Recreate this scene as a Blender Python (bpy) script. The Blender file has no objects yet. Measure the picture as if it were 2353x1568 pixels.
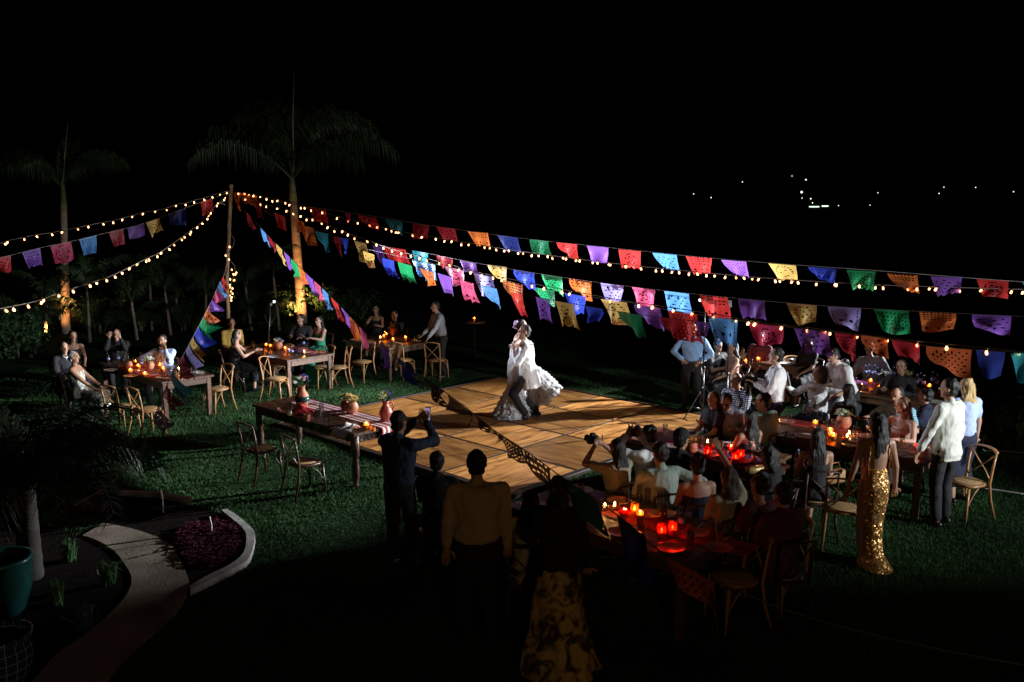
import bpy, math, random
import numpy as np
from mathutils import Vector, Matrix, Euler

rnd = random.Random(7)
NR = np.random.RandomState(11)
SC = bpy.context.scene
COL = SC.collection
R = math.radians

# ------------------------------------------------------------------ camera
CAM_H, FPX, CX, CY = 3.9, 2000.0, 1176.5, 784.0          # eye height (m), focal length and centre of the photograph's picture grid
PITCH = math.atan(314 / FPX)
cam_data = bpy.data.cameras.new('camera')
cam = bpy.data.objects.new('camera', cam_data); COL.objects.link(cam)
cam.location = (0, 0, CAM_H); cam.rotation_euler = (R(90) - PITCH, 0, 0)
cam_data.sensor_width = 36; cam_data.lens = 36 * FPX / 2353
cam_data.clip_start = 0.1; cam_data.clip_end = 6000
SC.camera = cam

# ------------------------------------------------------------------ night sky
W = bpy.data.worlds.new('World'); SC.world = W; W.use_nodes = True
wn = W.node_tree.nodes; wl = W.node_tree.links
sky = wn.new('ShaderNodeTexSky'); sky.sky_type = 'NISHITA'; sky.sun_disc = False
sky.sun_elevation = R(-6); sky.sun_rotation = R(200)
bg = wn['Background']; bg.inputs['Strength'].default_value = 0.003
wl.new(sky.outputs['Color'], bg.inputs['Color'])
SC.view_settings.view_transform = 'Standard'
try: SC.view_settings.look = 'None'
except Exception: pass
SC.view_settings.exposure = 0.0; SC.view_settings.gamma = 1.0
SC.view_settings.use_curve_mapping = False
try:
    SC.cycles.use_denoising = True
    SC.cycles.sample_clamp_indirect = 4.0
    SC.cycles.sample_clamp_direct = 30.0
    SC.cycles.max_bounces = 6; SC.cycles.transparent_max_bounces = 12
    SC.cycles.caustics_reflective = False; SC.cycles.caustics_refractive = False
except Exception: pass

def lamp(name, kind, loc, energy, color, target=None, size=0.1, angle=60, blend=0.4):
    L = bpy.data.lights.new(name, kind); L.energy = energy; L.color = color
    L.shadow_soft_size = size
    if kind == 'SPOT': L.spot_size = R(angle); L.spot_blend = blend
    o = bpy.data.objects.new(name, L); COL.objects.link(o); o.location = loc
    if target is not None:
        o.rotation_euler = (Vector(target) - Vector(loc)).to_track_quat('-Z', 'Y').to_euler()
    return o

# two floodlights beyond the right edge, warm porch lamp of the house behind the viewer (the flashes stand with their stands below)
lamp('garden_floodlight', 'SPOT', (14.5, 19.2, 4.4), 40000, (0.93, 0.97, 1.0), (-1.8, 14.43, 1.15), 0.12, 31, 0.7)
lamp('garden_floodlight', 'SPOT', (11.2, 6.2, 3.0), 4600, (0.92, 0.98, 1.0), (2.6, 12.8, 3.0), 0.12, 62, 0.9)
lamp('porch_lamp', 'POINT', (1.5, -1.5, 3.2), 120, (1.0, 0.62, 0.30), None, 0.2)

# ------------------------------------------------------------------ geometry helpers
_c, _s = math.cos(PITCH), math.sin(PITCH)
def ray(px, py):
    u = (px - CX) / FPX; v = (CY - py) / FPX
    return np.array([u, _c + v * _s, -_s + v * _c])
def T(px, py, z=0.0):                       # point on the level z
    d = ray(px, py); t = (z - CAM_H) / d[2]
    return d * t + np.array([0, 0, CAM_H])
def D(px, py, Y):                           # point at the distance Y
    d = ray(px, py); return d * (Y / d[1]) + np.array([0, 0, CAM_H])
UU = np.array([0.685, 0.729, 0.0]); VV = np.array([0.729, -0.685, 0.0])   # the two directions of the floor grid
VANG = math.atan2(VV[1], VV[0]); UANG = math.atan2(UU[1], UU[0])

class MB:
    def __init__(s): s.v = []; s.f = []
    def add(s, V, F):
        b = len(s.v); s.v.extend([tuple(map(float, p)) for p in V]); s.f.extend([tuple(b + i for i in f) for f in F]); return s
    def box(s, c, d, rz=0.0, taper=1.0, bev=0.0):
        x, y, z = d[0] / 2, d[1] / 2, d[2] / 2; ca, sa = math.cos(rz), math.sin(rz); V = []
        def put(a, b_, k): V.append((c[0] + a * ca - b_ * sa, c[1] + a * sa + b_ * ca, c[2] + k))
        if bev <= 0:
            for k, t in ((-z, taper), (z, 1)):
                for a, b_ in ((-x, -y), (x, -y), (x, y), (-x, y)): put(a * t, b_ * t, k)
            return s.add(V, [(3, 2, 1, 0), (4, 5, 6, 7), (0, 1, 5, 4), (1, 2, 6, 5), (2, 3, 7, 6), (3, 0, 4, 7)])
        e = bev
        lv = [(-z, e), (-z + e, 0), (z - e, 0), (z, e)]
        for k, i in lv:
            for a, b_ in ((-x + i + e * .4, -y + i), (x - i - e * .4, -y + i), (x - i, -y + i + e * .4), (x - i, y - i - e * .4), (x - i - e * .4, y - i), (-x + i + e * .4, y - i), (-x + i, y - i - e * .4), (-x + i, -y + i + e * .4)): put(a, b_, k)
        F = [tuple(range(7, -1, -1)), tuple(range(24, 32))]
        for l in range(3):
            for i in range(8): F.append((l * 8 + i, l * 8 + (i + 1) % 8, l * 8 + 8 + (i + 1) % 8, l * 8 + 8 + i))
        return s.add(V, F)
    def tube(s, pts, rad, n=8, cap=True, flat=1.0):
        P = [np.array(p, float) for p in pts]; m = len(P)
        rr = rad if hasattr(rad, '__len__') else [rad] * m
        t0 = P[1] - P[0]; ref = np.array([0, 0, 1.0]) if abs(t0[2]) < 0.9 * np.linalg.norm(t0) else np.array([1.0, 0, 0])
        V = []; F = []
        for i in range(m):
            t = P[min(i + 1, m - 1)] - P[max(i - 1, 0)]; t = t / (np.linalg.norm(t) + 1e-9)
            a = np.cross(t, ref); a /= np.linalg.norm(a) + 1e-9; b_ = np.cross(a, t)
            ref = b_
            for k in range(n):
                q = 2 * math.pi * k / n
                V.append(P[i] + rr[i] * (math.cos(q) * a + flat * math.sin(q) * b_))
        for i in range(m - 1):
            for k in range(n): F.append((i * n + k, i * n + (k + 1) % n, (i + 1) * n + (k + 1) % n, (i + 1) * n + k))
        if cap: F.append(tuple(range(n - 1, -1, -1))); F.append(tuple(range((m - 1) * n, m * n)))
        return s.add(V, F)
    def lathe(s, prof, c=(0, 0, 0), n=16, wob=0.0):
        V = []; F = []; m = len(prof)
        for r, z in prof:
            for k in range(n):
                q = 2 * math.pi * k / n; w = 1 + wob * math.sin(3 * q + z * 9)
                V.append((c[0] + r * w * math.cos(q), c[1] + r * w * math.sin(q), c[2] + z))
        for i in range(m - 1):
            for k in range(n): F.append((i * n + k, i * n + (k + 1) % n, (i + 1) * n + (k + 1) % n, (i + 1) * n + k))
        if prof[0][0] > 1e-4: F.append(tuple(range(n - 1, -1, -1)))
        if prof[-1][0] > 1e-4: F.append(tuple(range((m - 1) * n, m * n)))
        return s.add(V, F)
    def ball(s, c, r, n=8, m=6):
        r = (r, r, r) if not hasattr(r, '__len__') else r
        V = [(c[0], c[1], c[2] - r[2])]; F = []
        for i in range(1, m):
            a = -math.pi / 2 + math.pi * i / m
            for k in range(n):
                q = 2 * math.pi * k / n
                V.append((c[0] + r[0] * math.cos(a) * math.cos(q), c[1] + r[1] * math.cos(a) * math.sin(q), c[2] + r[2] * math.sin(a)))
        V.append((c[0], c[1], c[2] + r[2]))
        for k in range(n): F.append((0, 1 + (k + 1) % n, 1 + k))
        for i in range(m - 2):
            for k in range(n): F.append((1 + i * n + k, 1 + i * n + (k + 1) % n, 1 + (i + 1) * n + (k + 1) % n, 1 + (i + 1) * n + k))
        b = 1 + (m - 2) * n
        for k in range(n): F.append((b + k, b + (k + 1) % n, len(V) - 1))
        return s.add(V, F)
    def mesh(s, name, mat, smooth=True):
        me = bpy.data.meshes.new(name); me.from_pydata(s.v, [], s.f)
        if mat: me.materials.append(mat)
        if smooth: me.polygons.foreach_set('use_smooth', [True] * len(me.polygons))
        me.update(); return me
    def build(s, name, mat, parent=None, smooth=True, loc=None):
        return link(name, s.mesh(name, mat, smooth), parent, loc)

def link(name, data, parent=None, loc=None, rz=None):
    o = bpy.data.objects.new(name, data); COL.objects.link(o)
    if parent is not None: o.parent = parent
    if loc is not None: o.location = loc
    if rz is not None: o.rotation_euler = (0, 0, rz)
    return o
def tag(o, label=None, cat=None, group=None, kind=None):
    if label: o['label'] = label
    if cat: o['category'] = cat
    if group: o['group'] = group
    if kind: o['kind'] = kind
    return o
def thing(name, label, cat, loc=(0, 0, 0), rz=0.0, group=None):
    o = link(name, None, None, loc, rz); o.empty_display_size = 0.2
    return tag(o, label, cat, group)
def copy_tree(o, loc, rz, label=None, group=None, parent=None):
    c = o.copy(); COL.objects.link(c); c.location = loc; c.rotation_euler = (0, 0, rz)
    if label: c['label'] = label
    if group: c['group'] = group
    for ch in list(o.children):
        d = ch.copy(); COL.objects.link(d); d.parent = c
        for g in list(ch.children):
            e = g.copy(); COL.objects.link(e); e.parent = d
    return c
def flatmesh(name, poly, z, mat, thick=0.0, smooth=False):
    n = len(poly); V = [(p[0], p[1], z) for p in poly]; F = [tuple(range(n))]
    if thick > 0:
        V += [(p[0], p[1], z - thick) for p in poly]
        F += [(i, i + n, (i + 1) % n + n, (i + 1) % n) for i in range(n)]
    mb = MB(); mb.add(V, F); return mb

# ------------------------------------------------------------------ materials
def newmat(name):
    m = bpy.data.materials.new(name); m.use_nodes = True
    return m, m.node_tree.nodes, m.node_tree.links, m.node_tree.nodes['Principled BSDF']
def mat(name, col, rough=0.6, metal=0.0, nscale=8.0, var=0.25, bump=0.0, bscale=40.0, coat=0.0, spec=0.5, stretch=None, rand=0.0):
    m, N, L, B = newmat(name)
    tc = N.new('ShaderNodeTexCoord'); mp = N.new('ShaderNodeMapping'); L.new(tc.outputs['Object'], mp.inputs['Vector'])
    if stretch: mp.inputs['Scale'].default_value = stretch
    nz = N.new('ShaderNodeTexNoise'); nz.inputs['Scale'].default_value = nscale; nz.inputs['Detail'].default_value = 5
    L.new(mp.outputs['Vector'], nz.inputs['Vector'])
    rp = N.new('ShaderNodeValToRGB')
    rp.color_ramp.elements[0].position = 0.3; rp.color_ramp.elements[1].position = 0.7
    rp.color_ramp.elements[0].color = tuple(c * (1 - var) for c in col) + (1,)
    rp.color_ramp.elements[1].color = tuple(min(1, c * (1 + var)) for c in col) + (1,)
    L.new(nz.outputs['Fac'], rp.inputs['Fac'])
    out = rp.outputs['Color']
    if rand > 0:
        oi = N.new('ShaderNodeObjectInfo'); mr = N.new('ShaderNodeMapRange'); mr.inputs[3].default_value = 1 - rand; mr.inputs[4].default_value = 1 + rand
        L.new(oi.outputs['Random'], mr.inputs[0])
        mx = N.new('ShaderNodeVectorMath'); mx.operation = 'SCALE'
        L.new(out, mx.inputs[0]); L.new(mr.outputs[0], mx.inputs['Scale']); out = mx.outputs[0]
    L.new(out, B.inputs['Base Color'])
    B.inputs['Roughness'].default_value = rough; B.inputs['Metallic'].default_value = metal
    B.inputs['Coat Weight'].default_value = coat; B.inputs['Specular IOR Level'].default_value = spec
    if bump > 0:
        b2 = N.new('ShaderNodeTexNoise'); b2.inputs['Scale'].default_value = bscale; b2.inputs['Detail'].default_value = 4
        L.new(mp.outputs['Vector'], b2.inputs['Vector'])
        bp = N.new('ShaderNodeBump'); bp.inputs['Strength'].default_value = bump; bp.inputs['Distance'].default_value = 0.02
        L.new(b2.outputs['Fac'], bp.inputs['Height']); L.new(bp.outputs['Normal'], B.inputs['Normal'])
    return m
def emit(name, col, strength):
    m, N, L, B = newmat(name); N.remove(B); e = N.new('ShaderNodeEmission')
    e.inputs['Color'].default_value = col + (1,); e.inputs['Strength'].default_value = strength
    L.new(e.outputs[0], N['Material Output'].inputs['Surface']); return m
def bulbmat():                               # filament bulbs, each burning a little differently
    m = emit('bulb_glow', (1.0, 0.41, 0.15), 9); N = m.node_tree.nodes; L = m.node_tree.links
    oi = N.new('ShaderNodeObjectInfo'); mr = N.new('ShaderNodeMapRange'); mr.inputs[3].default_value = 4; mr.inputs[4].default_value = 13
    L.new(oi.outputs['Random'], mr.inputs[0]); L.new(mr.outputs[0], N['Emission'].inputs['Strength']); return m
def glassy(name, tint=(1, 1, 1), clear=0.8, rough=0.05):
    m, N, L, B = newmat(name); N.remove(B)
    t = N.new('ShaderNodeBsdfTransparent'); t.inputs['Color'].default_value = tuple(tint) + (1,)
    g = N.new('ShaderNodeBsdfGlossy'); g.inputs['Roughness'].default_value = rough
    fr = N.new('ShaderNodeLayerWeight'); fr.inputs['Blend'].default_value = 1 - clear
    mr = N.new('ShaderNodeMapRange'); mr.inputs[3].default_value = 0.03; mr.inputs[4].default_value = 0.6
    L.new(fr.outputs['Facing'], mr.inputs[0])
    mx = N.new('ShaderNodeMixShader'); L.new(mr.outputs[0], mx.inputs[0]); L.new(t.outputs[0], mx.inputs[1]); L.new(g.outputs[0], mx.inputs[2])
    L.new(mx.outputs[0], N['Material Output'].inputs['Surface']); return m
def glowglass(name, tint):                   # coloured glass that scatters the light of the candle inside it
    m, N, L, B = newmat(name); B.inputs['Base Color'].default_value = tuple(tint) + (1,); B.inputs['Roughness'].default_value = 0.15
    t = N.new('ShaderNodeBsdfTranslucent'); t.inputs['Color'].default_value = tuple(tint) + (1,)
    q = N.new('ShaderNodeBsdfTransparent'); q.inputs['Color'].default_value = tuple(min(1, c + .05) for c in tint) + (1,)
    a = N.new('ShaderNodeMixShader'); a.inputs[0].default_value = 0.82; L.new(t.outputs[0], a.inputs[1]); L.new(q.outputs[0], a.inputs[2])
    b = N.new('ShaderNodeMixShader'); b.inputs[0].default_value = 0.8; L.new(B.outputs[0], b.inputs[1]); L.new(a.outputs[0], b.inputs[2])
    L.new(b.outputs[0], N['Material Output'].inputs['Surface']); return m
def leafmat(name, col, trans=0.35, rough=0.45, var=0.4, spec=0.4, nsc=1.7):
    m, N, L, B = newmat(name)
    tc = N.new('ShaderNodeTexCoord'); nz = N.new('ShaderNodeTexNoise'); nz.inputs['Scale'].default_value = nsc; nz.inputs['Detail'].default_value = 8; B.inputs['Specular IOR Level'].default_value = spec
    L.new(tc.outputs['Object'], nz.inputs['Vector'])
    rp = N.new('ShaderNodeValToRGB'); rp.color_ramp.elements[0].position = 0.35; rp.color_ramp.elements[1].position = 0.65
    rp.color_ramp.elements[0].color = tuple(c * (1 - var) for c in col) + (1,); rp.color_ramp.elements[1].color = tuple(c * (1 + var) for c in col) + (1,)
    L.new(nz.outputs['Fac'], rp.inputs['Fac']); L.new(rp.outputs['Color'], B.inputs['Base Color']); B.inputs['Roughness'].default_value = rough
    t = N.new('ShaderNodeBsdfTranslucent'); L.new(rp.outputs['Color'], t.inputs['Color'])
    mx = N.new('ShaderNodeMixShader'); mx.inputs[0].default_value = trans
    L.new(B.outputs[0], mx.inputs[1]); L.new(t.outputs[0], mx.inputs[2]); L.new(mx.outputs[0], N['Material Output'].inputs['Surface']); return m
def tissue(name, col):                       # thin coloured tissue or plastic film: shiny, light shines through
    m, N, L, B = newmat(name)
    tc = N.new('ShaderNodeTexCoord'); nz = N.new('ShaderNodeTexNoise'); nz.inputs['Scale'].default_value = 9; nz.inputs['Detail'].default_value = 3
    L.new(tc.outputs['Object'], nz.inputs['Vector'])
    rp = N.new('ShaderNodeValToRGB'); rp.color_ramp.elements[0].color = tuple(c * 0.75 for c in col) + (1,); rp.color_ramp.elements[1].color = tuple(min(1, c * 1.2) for c in col) + (1,)
    L.new(nz.outputs['Fac'], rp.inputs['Fac']); L.new(rp.outputs['Color'], B.inputs['Base Color'])
    B.inputs['Roughness'].default_value = 0.42; B.inputs['Specular IOR Level'].default_value = 0.3
    bp = N.new('ShaderNodeBump'); bp.inputs['Strength'].default_value = 0.25; bp.inputs['Distance'].default_value = 0.02
    L.new(nz.outputs['Fac'], bp.inputs['Height']); L.new(bp.outputs['Normal'], B.inputs['Normal'])
    t = N.new('ShaderNodeBsdfTranslucent'); L.new(rp.outputs['Color'], t.inputs['Color'])
    mx = N.new('ShaderNodeMixShader'); mx.inputs[0].default_value = 0.5
    L.new(B.outputs[0], mx.inputs[1]); L.new(t.outputs[0], mx.inputs[2])
    tr = N.new('ShaderNodeBsdfTransparent'); tr.inputs['Color'].default_value = tuple(min(1, 0.25 + c) for c in col) + (1,)
    m2 = N.new('ShaderNodeMixShader'); m2.inputs[0].default_value = 0.14
    L.new(mx.outputs[0], m2.inputs[1]); L.new(tr.outputs[0], m2.inputs[2])
    L.new(m2.outputs[0], N['Material Output'].inputs['Surface']); return m

def wood_floor(name, k):
    m, N, L, B = newmat(name)
    tc = N.new('ShaderNodeTexCoord'); oi = N.new('ShaderNodeObjectInfo')
    ad = N.new('ShaderNodeVectorMath'); ad.operation = 'ADD'; L.new(tc.outputs['Object'], ad.inputs[0])
    sc = N.new('ShaderNodeVectorMath'); sc.operation = 'SCALE'; sc.inputs[0].default_value = (13, 29, 7); L.new(oi.outputs['Random'], sc.inputs['Scale']); L.new(sc.outputs[0], ad.inputs[1])
    mp = N.new('ShaderNodeMapping'); mp.inputs['Rotation'].default_value = (0, 0, R(45)); mp.inputs['Scale'].default_value = (0.9, 6.5, 1)
    L.new(ad.outputs[0], mp.inputs['Vector'])
    n1 = N.new('ShaderNodeTexNoise'); n1.inputs['Scale'].default_value = 1.6; n1.inputs['Detail'].default_value = 8; n1.inputs['Distortion'].default_value = 0.7
    L.new(mp.outputs[0], n1.inputs['Vector'])
    rp = N.new('ShaderNodeValToRGB'); e = rp.color_ramp.elements
    e[0].position = 0.30; e[0].color = (0.15, 0.06, 0.018, 1); e[1].position = 0.50; e[1].color = (0.50, 0.215, 0.058, 1)
    x = e.new(0.7); x.color = (0.68, 0.34, 0.11, 1)
    L.new(n1.outputs['Fac'], rp.inputs['Fac'])
    n2 = N.new('ShaderNodeTexNoise'); n2.inputs['Scale'].default_value = 5.5; n2.inputs['Detail'].default_value = 2; L.new(ad.outputs[0], n2.inputs['Vector'])
    r2 = N.new('ShaderNodeValToRGB'); r2.color_ramp.elements[0].position = 0.24; r2.color_ramp.elements[0].color = (0.35, 0.3, 0.28, 1); r2.color_ramp.elements[1].position = 0.36
    L.new(n2.outputs['Fac'], r2.inputs['Fac'])
    mm = N.new('ShaderNodeMix'); mm.data_type = 'RGBA'; mm.blend_type = 'MULTIPLY'; mm.inputs[0].default_value = 1
    L.new(rp.outputs['Color'], mm.inputs[6]); L.new(r2.outputs['Color'], mm.inputs[7])
    mr = N.new('ShaderNodeMapRange'); mr.inputs[3].default_value = 0.88 * k; mr.inputs[4].default_value = 1.12 * k; L.new(oi.outputs['Random'], mr.inputs[0])
    vs = N.new('ShaderNodeVectorMath'); vs.operation = 'SCALE'; L.new(mm.outputs[2], vs.inputs[0]); L.new(mr.outputs[0], vs.inputs['Scale'])
    L.new(vs.outputs[0], B.inputs['Base Color']); B.inputs['Roughness'].default_value = 0.42; B.inputs['Specular IOR Level'].default_value = 0.35
    bp = N.new('ShaderNodeBump'); bp.inputs['Strength'].default_value = 0.12; bp.inputs['Distance'].default_value = 0.01
    L.new(n1.outputs['Fac'], bp.inputs['Height']); L.new(bp.outputs['Normal'], B.inputs['Normal']); return m

M = dict(
    soil=mat('lawn_ground', (0.016, 0.04, 0.015), 0.9, spec=.05, nscale=3, var=0.5, bump=0.8, bscale=60),
    far=mat('far_ground', (0.012, 0.016, 0.012), 0.95, nscale=0.2),
    sea=mat('bay_water', (0.004, 0.006, 0.009), 0.9, nscale=0.05),
    hill=mat('hill_scrub', (0.02, 0.024, 0.018), 0.95, nscale=0.01),
    concrete=mat('path_concrete', (0.25, 0.205, 0.16), 0.9, spec=.15, nscale=2.2, var=0.35, bump=0.35, bscale=50),
    kerb=mat('kerb_concrete', (0.42, 0.40, 0.38), 0.85, nscale=6, var=0.3, bump=0.5, bscale=60),
    mulch=mat('bed_soil', (0.010, 0.008, 0.007), 0.95, spec=.03, nscale=12, var=0.5, bump=1.0, bscale=70),
    stone=mat('wall_stone', (0.22, 0.20, 0.15), 0.9, nscale=2.5, var=0.5, bump=0.8, bscale=14),
    floorw=wood_floor('floor_wood', 1.12), floord=wood_floor('floor_wood_off_sheen', 0.55),  # the darker copy puts the turned grain's weaker sheen into the colour
    trim=mat('dark_trim', (0.035, 0.02, 0.013), 0.5, nscale=10, bump=0.2),
    chairw=mat('chair_wood', (0.34, 0.17, 0.065), 0.38, nscale=5, var=0.3, stretch=(1, 1, 0.25), bump=0.1, coat=0.15, rand=0.2),
    rattan=mat('seat_rattan', (0.46, 0.29, 0.13), 0.6, nscale=60, var=0.35, bump=0.5, bscale=120),
    tablew=mat('table_wood', (0.10, 0.045, 0.022), 0.4, nscale=4, var=0.45, stretch=(0.4, 5, 5), bump=0.2, rand=0.25),
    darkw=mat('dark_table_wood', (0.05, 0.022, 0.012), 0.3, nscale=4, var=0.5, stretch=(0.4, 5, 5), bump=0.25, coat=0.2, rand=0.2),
    metal=mat('stand_metal', (0.05, 0.05, 0.055), 0.35, 0.8, bump=0.02),
    chrome=mat('tripod_metal', (0.55, 0.55, 0.57), 0.25, 0.9, bump=0.02),
    black=mat('black_plastic', (0.012, 0.012, 0.013), 0.4),
    post=mat('post_wood', (0.30, 0.19, 0.09), 0.7, nscale=6, var=0.4, stretch=(3, 3, 0.3), bump=0.3),
    cord=mat('cord_rubber', (0.16, 0.13, 0.11), 0.5),
    rope=mat('line_twine', (0.30, 0.28, 0.26), 0.7),
    clay=mat('clay', (0.42, 0.15, 0.075), 0.55, nscale=9, var=0.3, bump=0.15),
    clayred=mat('red_clay', (0.33, 0.06, 0.04), 0.4, nscale=9, var=0.3, coat=0.2),
    turq=mat('turquoise_glaze', (0.012, 0.085, 0.08), 0.25, nscale=4, var=0.35, coat=0.4),
    copper=mat('copper', (0.55, 0.22, 0.09), 0.3, 0.9),
    paper=mat('white_linen', (0.72, 0.71, 0.70), 0.8, nscale=20, var=0.08, bump=0.2),
    plate=mat('plate_glaze', (0.55, 0.22, 0.12), 0.3, nscale=12, var=0.4, coat=0.3),
    whiteplate=mat('white_plate', (0.7, 0.69, 0.66), 0.25, coat=0.3, var=0.05),
    wax=mat('candle_wax', (0.8, 0.68, 0.42), 0.5, var=0.1),
    redglass=glowglass('red_glass', (0.95, 0.10, 0.07)),
    amber=glowglass('amber_glass', (0.95, 0.55, 0.20)),
    glass=glassy('clear_glass', (0.95, 0.96, 0.97), 0.55),
    label=mat('bottle_label', (0.25, 0.33, 0.7), 0.5),
    flame=emit('flame', (1.0, 0.40, 0.10), 190),
    bulb=bulbmat(),
    town=emit('town_lamp', (1.0, 0.86, 0.62), 2.2),
    towngreen=emit('town_lamp_cool', (0.75, 1.0, 0.78), 1.5),
    screen=emit('phone_screen', (0.45, 0.38, 0.75), 0.55),
    flashface=emit('flash_face', (0.85, 0.92, 1.0), 2.5),
    petalY=mat('yellow_petals', (0.75, 0.55, 0.20), 0.6, nscale=30, var=0.3, bump=0.4),
    petalW=mat('white_petals', (0.75, 0.74, 0.66), 0.6, nscale=30, var=0.2, bump=0.3),
    petalG=mat('green_white_petals', (0.50, 0.58, 0.32), 0.6, nscale=30, var=0.3, bump=0.3),
    petalB=mat('blue_petals', (0.10, 0.10, 0.42), 0.6, nscale=30, var=0.4, bump=0.3),
    petalP=mat('pink_petals', (0.60, 0.12, 0.26), 0.6, nscale=30, var=0.4, bump=0.3),
    petalO=mat('orange_petals', (0.75, 0.26, 0.05), 0.6, nscale=30, var=0.4, bump=0.3),
    leaf=leafmat('leaf', (0.05, 0.115, 0.04)),
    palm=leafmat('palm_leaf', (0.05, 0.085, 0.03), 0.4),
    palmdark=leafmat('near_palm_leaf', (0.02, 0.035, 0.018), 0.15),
    grass=leafmat('grass_blade', (0.042, 0.094, 0.034), 0.25, 0.75, 0.6, 0.12, 0.55),
    purpleleaf=leafmat('purple_leaf', (0.07, 0.014, 0.028), 0.2, 0.4, 0.6),
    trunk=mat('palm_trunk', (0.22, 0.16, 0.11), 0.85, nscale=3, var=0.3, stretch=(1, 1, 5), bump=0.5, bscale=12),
    darktrunk=mat('shaded_palm_trunk', (0.025, 0.02, 0.017), 0.9, nscale=3, var=0.4, stretch=(1, 1, 5), bump=0.6, bscale=12),
    darktwine=mat('dark_twine', (0.03, 0.028, 0.025), 0.8),  # darker copy of the line twine, the unlit foreground put into its colour
    stem=mat('stem_green', (0.15, 0.15, 0.06), 0.6, nscale=3, var=0.3, stretch=(1, 1, 4), bump=0.2),
    stake=mat('white_stake', (0.6, 0.58, 0.55), 0.7),
)
# ------------------------------------------------------------------ ground, far hills, town lights
def sheet(name, x0, x1, y0, y1, z, m, nx=1, ny=1, wob=0.0):
    mb = MB(); V = []; F = []
    for j in range(ny + 1):
        for i in range(nx + 1):
            V.append((x0 + (x1 - x0) * i / nx, y0 + (y1 - y0) * j / ny, z + wob * rnd.uniform(-1, 1)))
    for j in range(ny):
        for i in range(nx): a = j * (nx + 1) + i; F.append((a, a + 1, a + nx + 2, a + nx + 1))
    o = mb.add(V, F).build(name, m, None, True); return tag(o, kind='structure')
sheet('lawn', -26, 24, -6, 34, 0.0, M['soil'], 60, 48, 0.006)
sheet('terrain', -2500, 2500, -300, 3000, -0.06, M['far'])
sheet('water', -1500, 2400, 90, 780, -0.03, M['sea'])
hb = MB(); V = []; F = []; nxh = 90
for i in range(nxh + 1):
    x = -900 + 2200 * i / nxh
    hgt = 8 + 34 * (0.5 + 0.5 * math.sin(x * 0.006 + 1.0)) * (0.6 + 0.4 * math.sin(x * 0.019)) + rnd.uniform(0, 4)
    for k, (dy, q) in enumerate(((0, 0), (90, 0.45), (220, 0.85), (380, 1.0), (620, 0.7))): V.append((x, 780 + dy, -1 + hgt * q + rnd.uniform(-1, 1) * (k > 0)))
for i in range(nxh):
    for k in range(4): a = i * 5 + k; F.append((a, a + 5, a + 6, a + 1))
tag(hb.add(V, F).build('hills', M['hill']), kind='structure')
tl = MB().ball((0, 0, 0), 0.5, 8, 6).mesh('town_lamp', M['town'])
for k, (px, py) in enumerate([(1594, 446), (1634, 454.5), (1706, 418.6), (1820, 405), (1852, 413.5), (1842, 442), (1843, 455.5), (1863, 457), (1867, 466.5), (1927, 473), (1999, 472), (2017.5, 443.5), (2158, 445), (2169, 430.5), (2242, 431), (2329, 441)]):
    o = link('distant_lamp', tl, None, tuple(D(px, py, 760)))
    s_ = {5: 1.9, 4: 1.2, 7: 1.15}.get(k, 0.85); o.scale = (s_, s_, s_)
    tag(o, 'tiny white lamp burning alone on the dark far shore', 'distant light', 'town lights across the bay')
for px, py, w in ((1871, 475.5, 8.5), (1896, 474, 5.5)):
    mb = MB(); mb.box((0, 0, 0), (w, 1.2, 1.1)); o = mb.build('lit_building_front', M['towngreen'], None, False, tuple(D(px, py, 760)))
    tag(o, 'wide strip of greenish white light at the far waterline' if w > 8 else 'short strip of greenish white light beside the wide one', 'distant light', 'lit fronts across the bay')

# ------------------------------------------------------------------ path, kerb, planting bed
def O5(pts): return [((x * .361) * .9412, (1100 + y * .361) * .9412) for x, y in pts]
def curve(pts, n=5):
    P = [np.array(p, float) for p in pts]; out = []
    for i in range(len(P) - 1):
        p0 = P[max(i - 1, 0)]; p1 = P[i]; p2 = P[i + 1]; p3 = P[min(i + 2, len(P) - 1)]
        for k in range(n):
            t = k / n; out.append(0.5 * ((2 * p1) + (-p0 + p2) * t + (2 * p0 - 5 * p1 + 4 * p2 - p3) * t * t + (-p0 + 3 * p1 - 3 * p2 + p3) * t ** 3))
    out.append(P[-1]); return out
def strip(name, A, B, z, m, th):
    A = curve([T(*p)[:2] for p in A]); B = curve([T(*p)[:2] for p in B]); n = min(len(A), len(B))
    V = []; F = []
    for i in range(n): V += [(*A[i], z), (*B[i], z), (*A[i], z - th), (*B[i], z - th)]
    for i in range(n - 1):
        a = 4 * i; F += [(a, a + 1, a + 5, a + 4), (a + 1, a + 3, a + 7, a + 5), (a, a + 4, a + 6, a + 2)]
    F += [(0, 2, 3, 1), (4 * n - 4, 4 * n - 3, 4 * n - 1, 4 * n - 2)]
    return MB().add(V, F).build(name, m, None, False)
inner = O5([(830, 766), (890, 870), (862, 985), (735, 1130), (560, 1275), (380, 1400), (240, 1568), (60, 1800)])
outer = O5([(1180, 684), (1262, 850), (1275, 945), (1210, 1090), (1080, 1215), (900, 1370), (730, 1568), (520, 1830)])
slabs = [(O5([(725, 664), (780, 700), (822, 752)]), O5([(1085, 612), (1140, 640), (1176, 672)])),
         (O5([(560, 590), (640, 615), (718, 655)]), O5([(700, 505), (900, 545), (1078, 606)]))]
pth = thing('path', None, None); tag(pth, kind='structure')
s0 = strip('slab', inner, outer, 0.03, M['concrete'], 0.1); s0.parent = pth
for a, b in slabs:
    q = strip('slab', a, b, 0.03, M['concrete'], 0.1); q.parent = pth
ki = O5([(1500, 440), (1560, 490), (1640, 560), (1668, 620), (1650, 730), (1560, 812), (1400, 893), (1285, 962)])
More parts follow.
